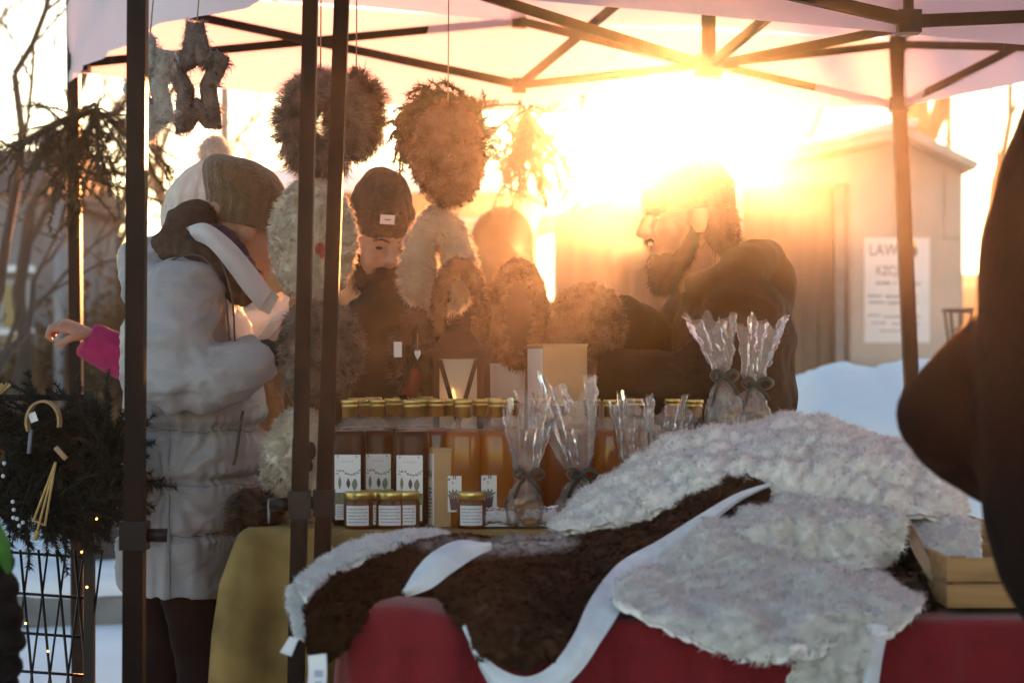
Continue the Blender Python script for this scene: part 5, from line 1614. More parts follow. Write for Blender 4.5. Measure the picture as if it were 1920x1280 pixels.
    g.tube(spline(PP([(345, 450, D), (420, 470, D), (470, 540, D)]), 10), [.06, .07, .075, .08, .08, .075, .07, .06, .05, .04], seg=14)
    remesh(g, .009, 4, lambda V, N: V + N * (.004 * snoise(V, 14, 5))[:, None]).build('hood_lining', M_HOOD, t)
    top = PP([(352, 432, D - .17), (385, 424, D - .20), (430, 455, D - .20), (470, 500, D - .19), (505, 548, D - .165)])
    bot = PP([(372, 446, D - .185), (398, 462, D - .215), (430, 505, D - .215), (462, 550, D - .20), (487, 580, D - .175)])
    mid = (top + bot) / 2 + np.array((0, -.014, .004))
    g = G(); g.grid(loft([top, mid, bot], 40, 10), .008); col = g.build('collar', M_COLLAR, t)
    g = G(); g.grid(loft([PP([(498, 536, D - .172), (522, 556, D - .150)]), PP([(480, 576, D - .182), (503, 590, D - .160)])], 8, 8), .005); g.build('collar_tab', M_COLLAR, col)
    g = G(); g.tube(spline(PP([(395, 425, D - .15), (430, 440, D - .185), (465, 490, D - .18), (490, 540, D - .15)]), 14), [.012] * 14, seg=8)
    remesh(g, .006, 2, lambda V, N: V + N * (.003 * snoise(V, 30, 6))[:, None]).build('scarf', M_SCARF, t)
    g = G(); rs = np.random.default_rng(4)
    for i in range(240):
        a = P(rs.uniform(383, 402), rs.uniform(385, 402), D + rs.uniform(-.09, -.03)); g.tube([a, a + (rs.normal() * .01, rs.normal() * .006, -.03), a + (-.012 + rs.normal() * .012, rs.normal() * .008, -.07)], .0009, seg=3, cap=False)
    g.build('hair', M_HAIR, t)
    hat, ff, r, u_ = beanie(t, 'beanie', P(460, 420, D), (.93, .34, -.12), M_BEAN1, .088, .143, slouch=(-.050, 0), seed=3, roll=False, tilt=-.10, front=1.02,
                  top=[(1.0, -.10), (1.03, .08), (1.07, .30), (1.13, .50), (1.10, .68), (.97, .83), (.70, .95), (.36, 1.0), (.05, 1.0)])
    # gloves
    for (w, d, n, th) in ((J['wrR'] + (.01, 0, 0), (.9, .1, .05), (.1, .9, .3), 1), (J['wrL'] + (.01, 0, 0), (.9, -.1, .1), (-.1, -.9, .3), -1)):
        g = G(); hand_geo(g, w, d, n, 1.16, .9, th); remesh(g, .0055, 2).build('glove', M_GLOVE, t)
    # plastic bag
    M_BAG = mat('thin_plastic', (0.72, 0.72, 0.75), 0.25, alpha=0.72, trans=0.12, tcol=(.85, .82, .8), bump=.5, bscale=30)
    bb = thing('plastic_bag', tuple(P(490, 650, D - .05)), 'crumpled white plastic bag held by the person in the puffer coat', 'bag')
    c = P(492, 604, D - .10); n = 40
    rows = []
    for (y, hw, hd_) in ((560, 40, .03), (572, 52, .06), (600, 56, .075), (630, 48, .06), (652, 28, .03), (664, 14, .015)):
        a = np.linspace(0, 2 * math.pi, n)
        xx = 492 + (4 if y < 590 else 0)
        rows.append(np.stack([P(xx, y, D)[0] + hw * k * np.cos(a) * (1 + .12 * np.sin(3 * a + y)), D - .10 + hd_ * np.sin(a), P(0, y, D)[2] + .012 * np.sin(4 * a + y * .1) * (y < 580)], 1))
    gr = loft(rows, 70, 34); Pt = gr.reshape(-1, 3); N = vnormals(Pt, gquads(34, 70))
    Pt = Pt + N * (.007 * snoise(Pt, 8, 61, 3))[:, None]
    g = G(); g.grid(Pt.reshape(gr.shape)); g.build('plastic_film', M_BAG, bb, smooth=False)
    g = G(); rs = np.random.default_rng(9); b0 = P(508, 690, D - .16)
    for i in range(26):
        d = nrm(np.array((rs.uniform(.1, .9), rs.normal() * .2, rs.uniform(-1.3, -.5)))); g.tube([b0, b0 + d * rs.uniform(.05, .10)], .0012, seg=3, cap=False)
    g.build('fringe', M_SUEDE, bb)
woman()

# ---- person with the white pom-pom hat and magenta jacket
M_WKNIT = mat('white_cable_knit', (0.66, 0.62, 0.58), 0.95, var=0.10, scale=30, bump=1.0, bscale=45, trans=0.15)
M_PINK = mat('magenta_fleece', (0.28, 0.008, 0.085), 0.85, var=0.12, scale=40, bump=0.3, bscale=120)
def pompom():
    D = 5.85; f = np.array((.8, .6, 0)); k = D / F
    base = P(338, 690, D); base[2] = 0
    t = thing('person', tuple(base), 'person in a white pom-pom hat and magenta jacket stretching an arm out', 'person')
    J = {'head': P(385, 432, D), 'look': nrm(np.array((.75, .65, -.1))), 'neck': P(370, 520, D), 'chest': P(345, 600, D),
         'shR': P(292, 575, D - .10), 'shL': P(390, 575, D + .18), 'elR': P(268, 705, D - .16), 'elL': P(400, 720, D + .2), 'wrR': P(172, 628, D - .20), 'wrL': P(430, 780, D + .1)}
    legs_default(J, f, P(345, 830, D))
    body_mesh(t, J, f, .006, 1.0, hands=((P(178, 632, D - .2), (-.86, -.05, .36), (.2, .2, -.9), 1, 1.7), (J['wrL'], (.3, .2, -1), (-1, 0, 0), 1, .5)))
    trousers_boots(t, J, f, M_TROU, M_BOOT)
    g = G()
    g.tube([P(345, y, D) for y in (960, 850, 740, 640, 570, 525)], [(.20, .13), (.205, .13), (.2, .125), (.205, .125), (.17, .10), (.08, .08)], seg=20, up=(1, 0, 0))
    g.tube([P(310, 575, D - .08), P(292, 600, D - .11), P(272, 690, D - .16)], [.075, .072, .062], seg=12)
    g.tube([P(272, 690, D - .16), P(225, 668, D - .18), P(160, 632, D - .2)], [.062, .062, .050], seg=12)
    g.tube([P(380, 575, D + .1), P(395, 640, D + .19), P(402, 715, D + .2), P(425, 770, D + .1)], [.07, .07, .06, .048], seg=12)
    remesh(g, .010, 4, lambda V, N: V + N * (.005 * snoise(V, 6, 7))[:, None]).build('jacket', M_PINK, t)
    hat, ff, r, u_ = beanie(t, 'knit_hat', P(374, 418, D), (.75, .65, -.1), M_WKNIT, .083, .170, slouch=(.02, .01), seed=5, roll=True, brim=.04, rib=.005, folds=14, tilt=.1,
           top=[(1.0, 0), (1.02, .12), (1.0, .30), (.96, .45), (.86, .62), (.70, .78), (.46, .91), (.25, .985), (.05, 1.0)])
    g = G(); c = P(402, 284, D); g.ball(c, S(23, D), 16, 10); fur(g, 3500, .022, .0016, lay=.7, curl=.5, clump=.03, seed=77, halo=True); g.build('pompom', HALO['white_wool'], hat)
pompom()

# ---- bearded man
M_DJACK = mat('dark_olive_jacket', (0.030, 0.028, 0.016), 0.8, var=0.25, scale=12, bump=0.3, spec=0.08)
M_BEAN2 = mat('dark_knit', (0.030, 0.022, 0.014), 0.95, var=0.25, scale=60, bump=0.9, bscale=130)
M_BEARD = mat('dark_beard', (0.022, 0.015, 0.010), 0.9, var=0.3, scale=60, trans=0.15)
def bearded():
    D = 5.75; f = np.array((.42, -.90, 0)); k = D / F
    base = P(715, 690, D); base[2] = 0
    t = thing('person', tuple(base), 'bearded person in a dark beanie with a white label, looking down at the stall', 'person')
    look = nrm(np.array((.42, -.85, -.20)))
    J = {'head': P(712, 462, D), 'look': look, 'neck': P(706, 560, D), 'chest': P(708, 660, D),
         'shR': P(590, 640, D), 'shL': P(820, 645, D + .04), 'elR': P(575, 800, D - .05), 'elL': P(835, 810, D - .04), 'wrR': P(640, 860, D - .22), 'wrL': P(790, 860, D - .24)}
    legs_default(J, f, P(708, 900, D))
    body_mesh(t, J, f, .0055, 1.0, hands=((J['wrR'], (.6, -.5, -.2), (0, 0, -1), 1, .6), (J['wrL'], (-.6, -.5, -.2), (0, 0, -1), -1, .6)))
    trousers_boots(t, J, f, M_TROU, M_BOOT)
    g = G()
    g.tube([P(708, y, D) for y in (1010, 920, 820, 720, 650, 600, 565)], [(.225, .15), (.235, .155), (.235, .15), (.23, .145), (.205, .125), (.12, .10), (.085, .085)], seg=22, up=(0, -1, 0))
    g.tube([P(640, 620, D), P(588, 650, D), P(572, 800, D - .05), P(640, 860, D - .22)], [.08, .085, .072, .055], seg=14)
    g.tube([P(770, 620, D), P(824, 655, D + .04), P(836, 810, D - .04), P(790, 860, D - .24)], [.08, .085, .072, .055], seg=14)
    g.tube([P(660, 590, D - .06), P(700, 575, D - .10), P(750, 585, D - .06)], [.04, .05, .04], seg=10)
    remesh(g, .011, 4, lambda V, N: V + N * (.007 * snoise(V, 5, 17))[:, None]).build('jacket', M_DJACK, t)
    fr, r, u_ = frame(look); c = J['head']
    L = lambda a, b, d: c + r * a + fr * b + u_ * d
    g = G()
    for q, s in (((0, .050, -.090), (.058, .054, .044)), ((0, .058, -.14), (.052, .046, .062)), ((.022, .084, -.050), (.024, .012, .010)), ((-.022, .084, -.050), (.024, .012, .010))):
        g.ball(L(*q), s, 12, 8, M=np.stack([r, fr, u_], 1))
    for q in (-1, 1): g.tube([L(q * .068, -.012, .0), L(q * .064, .004, -.05), L(q * .050, .030, -.095), L(q * .02, .055, -.13)], [.010, .016, .024, .028], seg=10)
    gb = remesh(g, .006, 2, lambda V, N: V + N * (.003 * snoise(V, 25, 3))[:, None]); fur(gb, 3500, .018, .0012, curl=.5, grav=.8, clump=.012, seed=5, halo=True); gb.build('beard', M_BEARD, t)
    for s in (-1, 1):
        g = G(); g.ball(L(s * .031, .070, .006), (.0105, .010, .0045), 10, 6, M=np.stack([r, fr, u_], 1)); g.build('eye', M_EYE, t)
        g = G(); g.tube([L(s * .012, .092, .024), L(s * .032, .090, .032), L(s * .052, .074, .026)], [.002, .003, .002], seg=6); g.build('eyebrow', M_BEARD, t)
    hat, ff, r2, u2 = beanie(t, 'beanie', L(0, -.012, .060), look, M_BEAN2, .0815, .142, slouch=(-.045, -.012), seed=9, brim=.050, tilt=-.16)
    q = np.array(c) + fr * .094 + u_ * .086 + r * .024
    g = G(); w = .019; h = .012
    nn = nrm(fr + r * .25); ss = nrm(np.cross(nn, u_)); uu = np.cross(ss, nn)
    M = np.stack([ss, nn, uu], 1)
    g.box(q, (w * 2, .005, h * 2), M=M); lb = g.build('hat_label', M_LABEL, hat, smooth=False)
    g = G(); g.box(q + nn * .003, (w * .9, .001, h * .35), M=M); g.build('label_mark', M_INKG, lb, smooth=False)
bearded()

# ---- hooded person behind
M_DARKC = mat('dark_brown_coat', (0.030, 0.018, 0.012), 0.8, var=0.25, scale=10, bump=0.3, spec=0.08)
def hooded():
    D = 8.6; f = np.array((-.2, .98, 0))
    base = P(945, 690, D); base[2] = 0
    t = thing('person', tuple(base), 'person in a dark hooded coat standing behind the fur rings beyond the tent', 'person')
    J = {'head': P(943, 462, D), 'look': nrm(np.array((-.3, .95, -.05))), 'neck': P(943, 530, D), 'chest': P(943, 590, D),
         'shR': P(1030, 580, D), 'shL': P(858, 580, D), 'elR': P(1045, 720, D), 'elL': P(842, 720, D), 'wrR': P(1030, 820, D + .1), 'wrL': P(858, 820, D + .1)}
    legs_default(J, f, P(943, 790, D))
    body_mesh(t, J, f, .010, 1.0, hands=((J['wrR'], (0, .2, -1), (-1, 0, 0), 1, .5), (J['wrL'], (0, .2, -1), (1, 0, 0), -1, .5)))
    trousers_boots(t, J, f, M_TROU, M_BOOT)
    g = G()
    g.tube([P(943, y, D) for y in (930, 850, 760, 660, 590, 555, 520)], [(.25, .17), (.25, .17), (.24, .16), (.24, .15), (.21, .13), (.13, .11), (.10, .10)], seg=22, up=(0, 1, 0))
    g.ball(P(943, 458, D), (.125, .135, .155), 18, 12); g.ball(P(943, 490, D - .03), (.13, .13, .12), 18, 12)
    for s, sh, el, wr in ((1, 1018, 1045, 1030), (-1, 870, 842, 858)):
        g.tube([P(sh, 575, D), P(el, 650, D), P(el, 720, D), P(wr, 815, D + .1)], [.085, .085, .075, .055], seg=14)
    remesh(g, .013, 4, lambda V, N: V + N * (.008 * snoise(V, 4, 19))[:, None]).build('hooded_coat', M_DARKC, t)
hooded()

# ---- vendor
M_VJACK = mat('dark_brown_parka', (0.045, 0.024, 0.014), 0.75, var=0.2, scale=8, bump=0.35, bscale=30, spec=0.08)
def vendor():
    D = 5.10; f = np.array((-.97, -.24, 0)); k = D / F
    base = P(1350, 690, D); base[2] = 0
    t = thing('person', tuple(base), 'vendor in a dark hooded parka facing the fur rings with visible breath', 'person')
    look = nrm(np.array((-.97, -.20, -.06)))
    J = {'head': P(1284, 412, D), 'look': look, 'neck': P(1322, 510, D), 'chest': P(1355, 610, D),
         'shL': P(1385, 600, D - .2), 'shR': P(1320, 580, D + .18), 'elL': P(1320, 738, D - .26), 'elR': P(1240, 690, D + .2),
         'wrL': P(1128, 700, D - .22), 'wrR': P(1140, 575, D - .02)}
    legs_default(J, f, P(1365, 910, D))
    body_mesh(t, J, f, .006, 1.06, hands=((J['wrL'], (-.85, .1, .35), (.2, .9, .3), -1, 1.0), (J['wrR'], (-.95, -.2, -.05), (0, -.4, -.9), 1, .9)))
    trousers_boots(t, J, f, M_TROU, M_BOOT)
    g = G()
    rows = ((990, 1362, 118), (900, 1366, 122), (810, 1366, 122), (720, 1366, 122), (640, 1372, 116), (580, 1368, 100), (540, 1348, 76), (505, 1330, 56))
    g.tube([P(x, y, D) for y, x, w in rows], [(.235 if y > 600 else (.2 if y > 560 else .11), w * k) for y, x, w in rows], seg=26, up=(1, 0, 0))
    g.tube([P(1390, 575, D - .12), P(1388, 605, D - .2), P(1352, 690, D - .26), P(1318, 735, D - .27)], [.09, .098, .09, .085], seg=16)
    g.ball(P(1320, 735, D - .268), .087, 16, 10)
    g.tube([P(1325, 730, D - .27), P(1260, 730, D - .27), P(1190, 722, D - .25), P(1122, 702, D - .22)], [.088, .082, .074, .060], seg=16)
    g.tube([P(1330, 575, D + .12), P(1310, 600, D + .19), P(1240, 680, D + .2)], [.085, .09, .08], seg=16)
    g.tube([P(1245, 682, D + .2), P(1200, 630, D + .1), P(1150, 585, D)], [.078, .07, .055], seg=16)
    # hood lying on the shoulders
    g.tube(spline(PP([(1300, 545, D - .13), (1365, 512, D - .17), (1420, 490, D - .06), (1430, 494, D + .06), (1370, 512, D + .17), (1300, 540, D + .12)]), 16), [.03] * 3 + [.055] * 10 + [.03] * 3, seg=12)
    g.tube(spline(PP([(1385, 495, D), (1428, 535, D), (1430, 600, D)]), 8), [.05, .07, .08, .082, .08, .07, .06, .05], seg=14)
    def dsp(V, N):
        W = V.copy(); W[:, 2] *= 1.7
        e = P(1330, 735, D - .27); r_ = np.linalg.norm(V - e, axis=1)
        el = .012 * np.sin(np.arctan2(V[:, 2] - e[2] - .02, V[:, 0] - e[0] + .04) * 8) * np.exp(-(r_ / .13) ** 2) * (V[:, 1] < D - .15)
        return V + N * (.010 * snoise(W, 3.0, 27) + el)[:, None]
    remesh(g, .0105, 4, dsp).build('parka', M_VJACK, t)
    fr, r, u_ = frame(look); c = J['head']; s = 1.06
    L = lambda a, b, d: c + (r * a + fr * b + u_ * d) * s
    Mx = np.stack([r, fr, u_], 1)
    g = G(); g.ball(L(0, -.050, .010), (.076 * s, .060 * s, .070 * s), 16, 12, M=Mx); g.ball(L(0, -.06, -.02), (.076 * s, .055 * s, .075 * s), 14, 10, M=Mx)
    gh = remesh(g, .007, 3, lambda V, N: V + N * (.004 * snoise(V, 12, 2))[:, None]); fur(gh, 7000, .020, .0011, curl=.5, grav=.5, clump=.02, seed=15, halo=True); gh.build('hair', M_HAIR, t)
    g = G()
    for q, sz in (((0, .045, -.098), (.050, .046, .036)), ((0, .058, -.128), (.040, .034, .040)), ((0, .086, -.048), (.03, .012, .009))):
        g.ball(L(*q), np.array(sz) * s, 12, 8, M=Mx)
    for q in (-1, 1): g.tube([L(q * .068, -.012, .0), L(q * .064, .004, -.05), L(q * .050, .030, -.095), L(q * .02, .055, -.12)], [.010, .016, .024, .026], seg=10)
    gb = remesh(g, .006, 2, lambda V, N: V + N * (.003 * snoise(V, 25, 3))[:, None]); fur(gb, 6000, .009, .0007, curl=.5, grav=.5, clump=.012, clumpf=.2, seed=25, halo=True); gb.build('beard', M_BEARD, t)
    beanie(t, 'beanie', L(0, -.012, .034), look, M_BEAN2, .089, .118, slouch=(-.02, 0), seed=21, brim=.045, tilt=-.06)
    for q in (-1, 1):
        g = G(); g.ball(L(q * .031, .074, .006), (.0135, .010, .0065), 10, 6, M=Mx); g.build('eye', M_EYE, t)
vendor()

# ---- breath
def breath():
    m = bpy.data.materials.new('breath_vapour'); m.use_nodes = True
    ns = m.node_tree.nodes; ln = m.node_tree.links; ns.clear()
    out = ns.new('ShaderNodeOutputMaterial'); pv = ns.new('ShaderNodeVolumePrincipled'); tc = ns.new('ShaderNodeTexCoord'); nz = ns.new('ShaderNodeTexNoise'); rp = ns.new('ShaderNodeMapRange')
    nz.inputs['Scale'].default_value = 11; nz.inputs['Detail'].default_value = 4; nz.inputs['Distortion'].default_value = .8
    rp.inputs['From Min'].default_value = .48; rp.inputs['From Max'].default_value = .72; rp.inputs['To Max'].default_value = 1.4
    pv.inputs['Anisotropy'].default_value = .8; pv.inputs['Color'].default_value = (1, 1, 1, 1)
    ln.new(tc.outputs['Object'], nz.inputs['Vector']); ln.new(nz.outputs['Fac'], rp.inputs['Value']); ln.new(rp.outputs[0], pv.inputs['Density']); ln.new(pv.outputs[0], out.inputs['Volume'])
    g = G(); c = P(1120, 450, 5.02)
    g.ball(P(1165, 462, 5.0), (.085, .05, .055), 16, 10); g.ball(P(1095, 450, 5.02), (.095, .06, .075), 16, 10); g.ball(P(1020, 440, 5.04), (.08, .05, .055), 16, 10)
    o = remesh(g, .012, 6, lambda V, N: V + N * (.012 * snoise(V, 5, 8))[:, None]).build('breath_steam', m)
    tag(o, 'pale cloud of breath in front of the vendor\'s mouth', 'steam', kind='stuff')
breath()

# ---- dark person at the right edge
M_BLACKC = mat('black_wool_coat', (0.005, 0.0038, 0.0035), 0.9, var=0.3, scale=10, bump=0.25, spec=0.08)
def right_person():
    D = 2.62; f = np.array((-.55, .83, 0))
    base = P(2160, 690, D); base[2] = 0
    t = thing('person', tuple(base), 'person in a black coat with bent elbow close beside the sheepskin table', 'person')
    J = {'head': P(2100, -20, D), 'look': nrm(np.array((-.5, .85, -.25))), 'neck': P(2110, 150, D), 'chest': P(2115, 400, D),
         'shL': P(2005, 520, D + .05), 'shR': P(2300, 400, D + .02), 'elL': P(1765, 775, D + .10), 'elR': P(2330, 760, D), 'wrL': P(1890, 900, D + .28), 'wrR': P(2230, 950, D + .2)}
    legs_default(J, f, P(2240, 1050, D))
    body_mesh(t, J, f, .009, 1.0, hands=((J['wrL'], (.3, .9, -.2), (.8, -.3, 0), 1, .8), (J['wrR'], (-.3, .9, -.2), (-.8, -.3, 0), -1, .8)))
    trousers_boots(t, J, f, M_TROU, M_BOOT)
    g = G()
    rows = ((1160, 2150, 150), (1110, 2130, 205), (1040, 2110, 240), (960, 2100, 258), (860, 2095, 264), (700, 2090, 264), (560, 2090, 258), (440, 2092, 248), (340, 2095, 228), (260, 2095, 198), (180, 2095, 165))
    g.tube([P(x, y, D) for y, x, w in rows], [(.17 if y > 300 else .12, w * D / F) for y, x, w in rows], seg=26, up=(1, 0, 0))
    g.tube([P(2010, 540, D + .03), P(1950, 615, D + .05), P(1850, 700, D + .08), P(1765, 768, D + .10)], [.085, .075, .066, .060], seg=16)
    g.ball(P(1762, 772, D + .10), .058, 16, 10)
    g.tube([P(2100, 200, D), P(2105, 120, D), P(2105, 70, D)], [.11, .095, .085], seg=18)
    g.tube([P(1762, 770, D + .10), P(1810, 820, D + .18), P(1890, 890, D + .28)], [.064, .062, .05], seg=16)
    g.tube([P(2240, 400, D + .02), P(2295, 520, D), P(2330, 750, D), P(2240, 930, D + .2)], [.09, .085, .075, .055], seg=16)
    remesh(g, .012, 5, lambda V, N: V + N * (.006 * snoise(V, 3.5, 37))[:, None]).build('coat', M_BLACKC, t)
    beanie(t, 'beanie', J['head'] + (0, 0, .04), J['look'], M_BEAN2, .086, .12, seed=4)
right_person()

# ---- child at the left edge
M_LIME = mat('green_hood_lining', (0.035, 0.15, 0.012), 0.8, var=0.2, scale=20)
M_BLKJ = mat('black_quilted_jacket', (0.012, 0.011, 0.010), 0.6, var=0.3, scale=10, bump=0.3, spec=0.08)
def left_person():
    D = 3.25; f = np.array((.6, .8, 0))
    base = P(-170, 690, D); base[2] = 0
    t = thing('person', tuple(base), 'child in a black quilted jacket with green hood lining in front of the wire rack', 'person')
    hs = .88
    J = {'head': P(-150, 830, D), 'look': nrm(np.array((.6, .8, 0))), 'neck': P(-155, 960, D), 'chest': P(-160, 1070, D),
         'shR': P(-60, 1060, D - .06), 'shL': P(-220, 1060, D + .12), 'elR': P(-25, 1190, D - .02), 'elL': P(-235, 1230, D + .16), 'wrR': P(-10, 1290, D + .1), 'wrL': P(-150, 1330, D + .25)}
    legs_default(J, f, P(-170, 1380, D), spread=.07)
    body_mesh(t, J, f, .010, hs, hands=((J['wrR'], (.2, .8, -.6), (-.8, 0, 0), -1, .6), (J['wrL'], (.2, .8, -.6), (.8, 0, 0), 1, .6)))
    trousers_boots(t, J, f, M_TROU, M_BOOT)
    g = G()
    g.tube([P(-165, y, D) for y in (1460, 1400, 1300, 1200, 1100, 1020, 970)], [(.15, .12), (.155, .13), (.155, .13), (.15, .125), (.14, .115), (.10, .10), (.07, .07)], seg=20, up=f)
    g.tube([P(-75, 1045, D - .06), P(-48, 1075, D - .06), P(-25, 1190, D - .02), P(-12, 1285, D + .1)], [.06, .066, .062, .05], seg=14)
    g.tube([P(-205, 1050, D + .1), P(-225, 1100, D + .12), P(-235, 1230, D + .16), P(-150, 1325, D + .25)], [.06, .066, .062, .05], seg=14)
    lv = [P(0, y, D)[2] for y in range(1010, 1480, 55)]
    remesh(g, .010, 4, lambda V, N: V + N * (crease(V, lv, .010, .010) + .003 * snoise(V, 6, 5))[:, None]).build('jacket', M_BLKJ, t)
    g = G(); g.tube(spline(PP([(-70, 962, D - .1), (-25, 990, D - .1), (2, 1035, D - .085), (16, 1078, D - .07)]), 10), [.02, .022, .022, .02, .02, .018, .016, .012, .01, .006], seg=10)
    remesh(g, .007, 3, lambda V, N: V + N * (.003 * snoise(V, 14, 5))[:, None]).build('hood', M_LIME, t)
    beanie(t, 'beanie', J['head'] + (0, 0, .035), J['look'], M_BEAN2, .080, .12, seed=14)
left_person()
# ------------------------------------------------------------------ red table with sheepskins
M_RED = mat('red_felt', (0.17, 0.0025, 0.007), 0.9, var=0.10, scale=30, bump=0.25, bscale=200, sheen=0.15)
RX0, RX1, RY0, RY1, RZ = -.258, 1.25, 3.33, 4.02, .752
trestle('market_table', (.5, 3.7, 0), RX0 + .06, RX1 - .06, RY0 + .06, RY1 - .06, RZ, 'trestle table hidden under the red cloth')
def red_hump(g):
    c = P(745, 0, 3.40)[0]
    f = np.exp(-((g[..., 0] - c) / .085) ** 2) * np.exp(-((g[..., 1] - 3.40) / .12) ** 2)
    g[..., 2] += .030 * f * np.clip((g[..., 2] - .3) / .4, 0, 1)
    return g
tablecloth('red_cloth', M_RED, RX0, RX1, RY0, RY1, RZ, .04, .018, 40, 14, 'red felt cloth draped over the sheepskin table', flare=.035, hump=red_hump, early=14)

M_FW = wool('sheepskin_white', (0.92, 0.90, 0.88), (0.86, 0.83, 0.80), 9, trans=.30)
M_FWB = wool('sheepskin_patched', (1.0, 1.0, 1.0), (0.80, 0.78, 0.76), 26, trans=.25, vcol=True)
WHITE = np.array((.78, .77, .75)); BROWN = np.array((.085, .042, .026)); DKBR = np.array((.040, .022, .012)); GREYB = np.array((.30, .24, .21))

def fwd(rows):
    """parts that hang below the table edge lie outside the cloth folds"""
    return [(x, y, d - .04 * min(1, max(0, (y - 1095) / 60))) for x, y, d in rows]

def skin(name, rows, m, L, n, label, seed, nu=60, nv=28, bumpy=.014, thick=.012, w=.0015, curl=.8, clump=.016, colf=None, grav=.2, back=None, cat='sheepskin', clumpf=.35):
    R = [PP(fwd(r)) for r in rows]
    nu = int(nu * 2.6); nv = int(nv * 2.6)
    g0 = loft(R, nu, nv)
    Pt = g0.reshape(-1, 3); Q = gquads(nv, nu)
    N = vnormals(Pt, Q)
    if (N * (np.array((0, 0, 1.6)) - Pt)).sum(1).mean() < 0:
        g0 = g0[::-1].copy(); Pt = g0.reshape(-1, 3); N = vnormals(Pt, Q)
    Pt = Pt + N * (bumpy * snoise(Pt, 4.0, seed) + bumpy * .5 * snoise(Pt, 14, seed + 1))[:, None]
    Pt = curls(Pt, vnormals(Pt, Q), .0052, 15, seed)
    g0 = Pt.reshape(g0.shape)
    g = G()
    g.grid(g0, thick, col=colf(Pt) if colf else None)
    V = Pt
    fur(g, int(n * 2.0), L * .6, .0009, lay=.50, nvar=.12, cvar=.22 if m is M_FW else 1.0, curl=curl, grav=grav, clump=clump * .7, clumpf=.08 if m is M_FW else clumpf, seed=seed, fcol=colf, quads=Q, V=V, mi=1)
    if m is M_FW: fur(g, int(n * .14), L * .85, .0007, cvar=.3, curl=curl, grav=.1, clump=clump, clumpf=.1, seed=seed + 60, quads=Q, V=V, mi=2, halo=True)
    o = tag(g.build(name, [WBASE[m.name], m, HALO[m.name]] if m is M_FW else [WBASE[m.name], m]), label, cat)
    return o

# the big white sheepskin forming the crest of the pile
skin('sheepskin', [
    [(1075, 1040, 4.14), (1200, 960, 4.2), (1400, 900, 4.25), (1600, 910, 4.22), (1790, 1010, 4.12)],
    [(1055, 1000, 4.06), (1180, 890, 4.10), (1390, 812, 4.14), (1600, 830, 4.12), (1800, 930, 4.02)],
    [(1042, 1000, 3.95), (1155, 892, 3.97), (1290, 824, 3.97), (1480, 800, 3.97), (1680, 838, 3.92), (1785, 892, 3.86), (1815, 966, 3.8)],
    [(1042, 1006, 3.86), (1160, 940, 3.84), (1300, 880, 3.82), (1480, 850, 3.80), (1650, 880, 3.76), (1760, 930, 3.73), (1802, 990, 3.72)],
    [(1050, 1010, 3.82), (1180, 980, 3.77), (1330, 928, 3.73), (1450, 928, 3.71), (1560, 948, 3.69), (1690, 962, 3.67), (1790, 996, 3.69)]],
    M_FW, .020, 42000, 'large fluffy white sheepskin forming the crest of the pile', 401, nu=90, nv=40, clump=.014)
# support: folded fleeces inside the pile
skin('sheepskin', [
    [(1120, 1105, 4.0), (1400, 1100, 4.0), (1700, 1105, 4.0)],
    [(1110, 1010, 4.0), (1400, 900, 4.02), (1740, 960, 3.98)],
    [(1110, 1020, 3.86), (1400, 945, 3.86), (1740, 985, 3.82)],
    [(1120, 1060, 3.66), (1400, 1060, 3.64), (1740, 1090, 3.62)],
    [(1130, 1120, 3.5), (1400, 1130, 3.48), (1740, 1130, 3.5)]],
    M_WBROWN, .014, 9000, 'dark brown sheepskin folded inside the pile', 402, nu=50, nv=24)
# white pair in front
skin('sheepskin', [
    [(1410, 975, 3.74), (1480, 955, 3.76), (1600, 955, 3.76), (1695, 972, 3.72)],
    [(1385, 970, 3.64), (1480, 948, 3.66), (1600, 950, 3.66), (1700, 966, 3.62)],
    [(1330, 1012, 3.57), (1500, 995, 3.57), (1620, 1000, 3.57), (1698, 1012, 3.58)],
    [(1280, 1065, 3.52), (1480, 1070, 3.52), (1600, 1075, 3.53), (1670, 1058, 3.56)]],
    M_FW, .018, 16000, 'white sheepskin tucked under the crest above the front fleece', 403, clump=.013)
skin('sheepskin', [
    [(1330, 1000, 3.62), (1400, 985, 3.63), (1500, 1012, 3.62), (1620, 1050, 3.6), (1690, 1095, 3.56)],
    [(1200, 1072, 3.46), (1330, 1060, 3.46), (1500, 1080, 3.45), (1640, 1098, 3.44), (1718, 1130, 3.44)],
    [(1152, 1112, 3.37), (1280, 1140, 3.34), (1420, 1160, 3.32), (1600, 1155, 3.32), (1716, 1158, 3.35)],
    [(1165, 1128, 3.325), (1300, 1210, 3.285), (1420, 1248, 3.27), (1510, 1235, 3.27), (1630, 1185, 3.29)]],
    M_FW, .020, 34000, 'big white sheepskin hanging over the front edge of the red cloth', 404, nu=80, nv=34, clump=.014)
o = skin('sheepskin', [
    [(1500, 1165, 3.32), (1560, 1160, 3.32), (1630, 1165, 3.32)],
    [(1505, 1215, 3.285), (1565, 1215, 3.28), (1628, 1210, 3.285)],
    [(1480, 1275, 3.275), (1560, 1290, 3.27), (1622, 1280, 3.275)],
    [(1460, 1330, 3.275), (1540, 1350, 3.27), (1610, 1340, 3.275)]],
    M_FW, .012, 9000, 'creamy short wool hide hanging straight down below the big front fleece', 405, nu=34, nv=24)
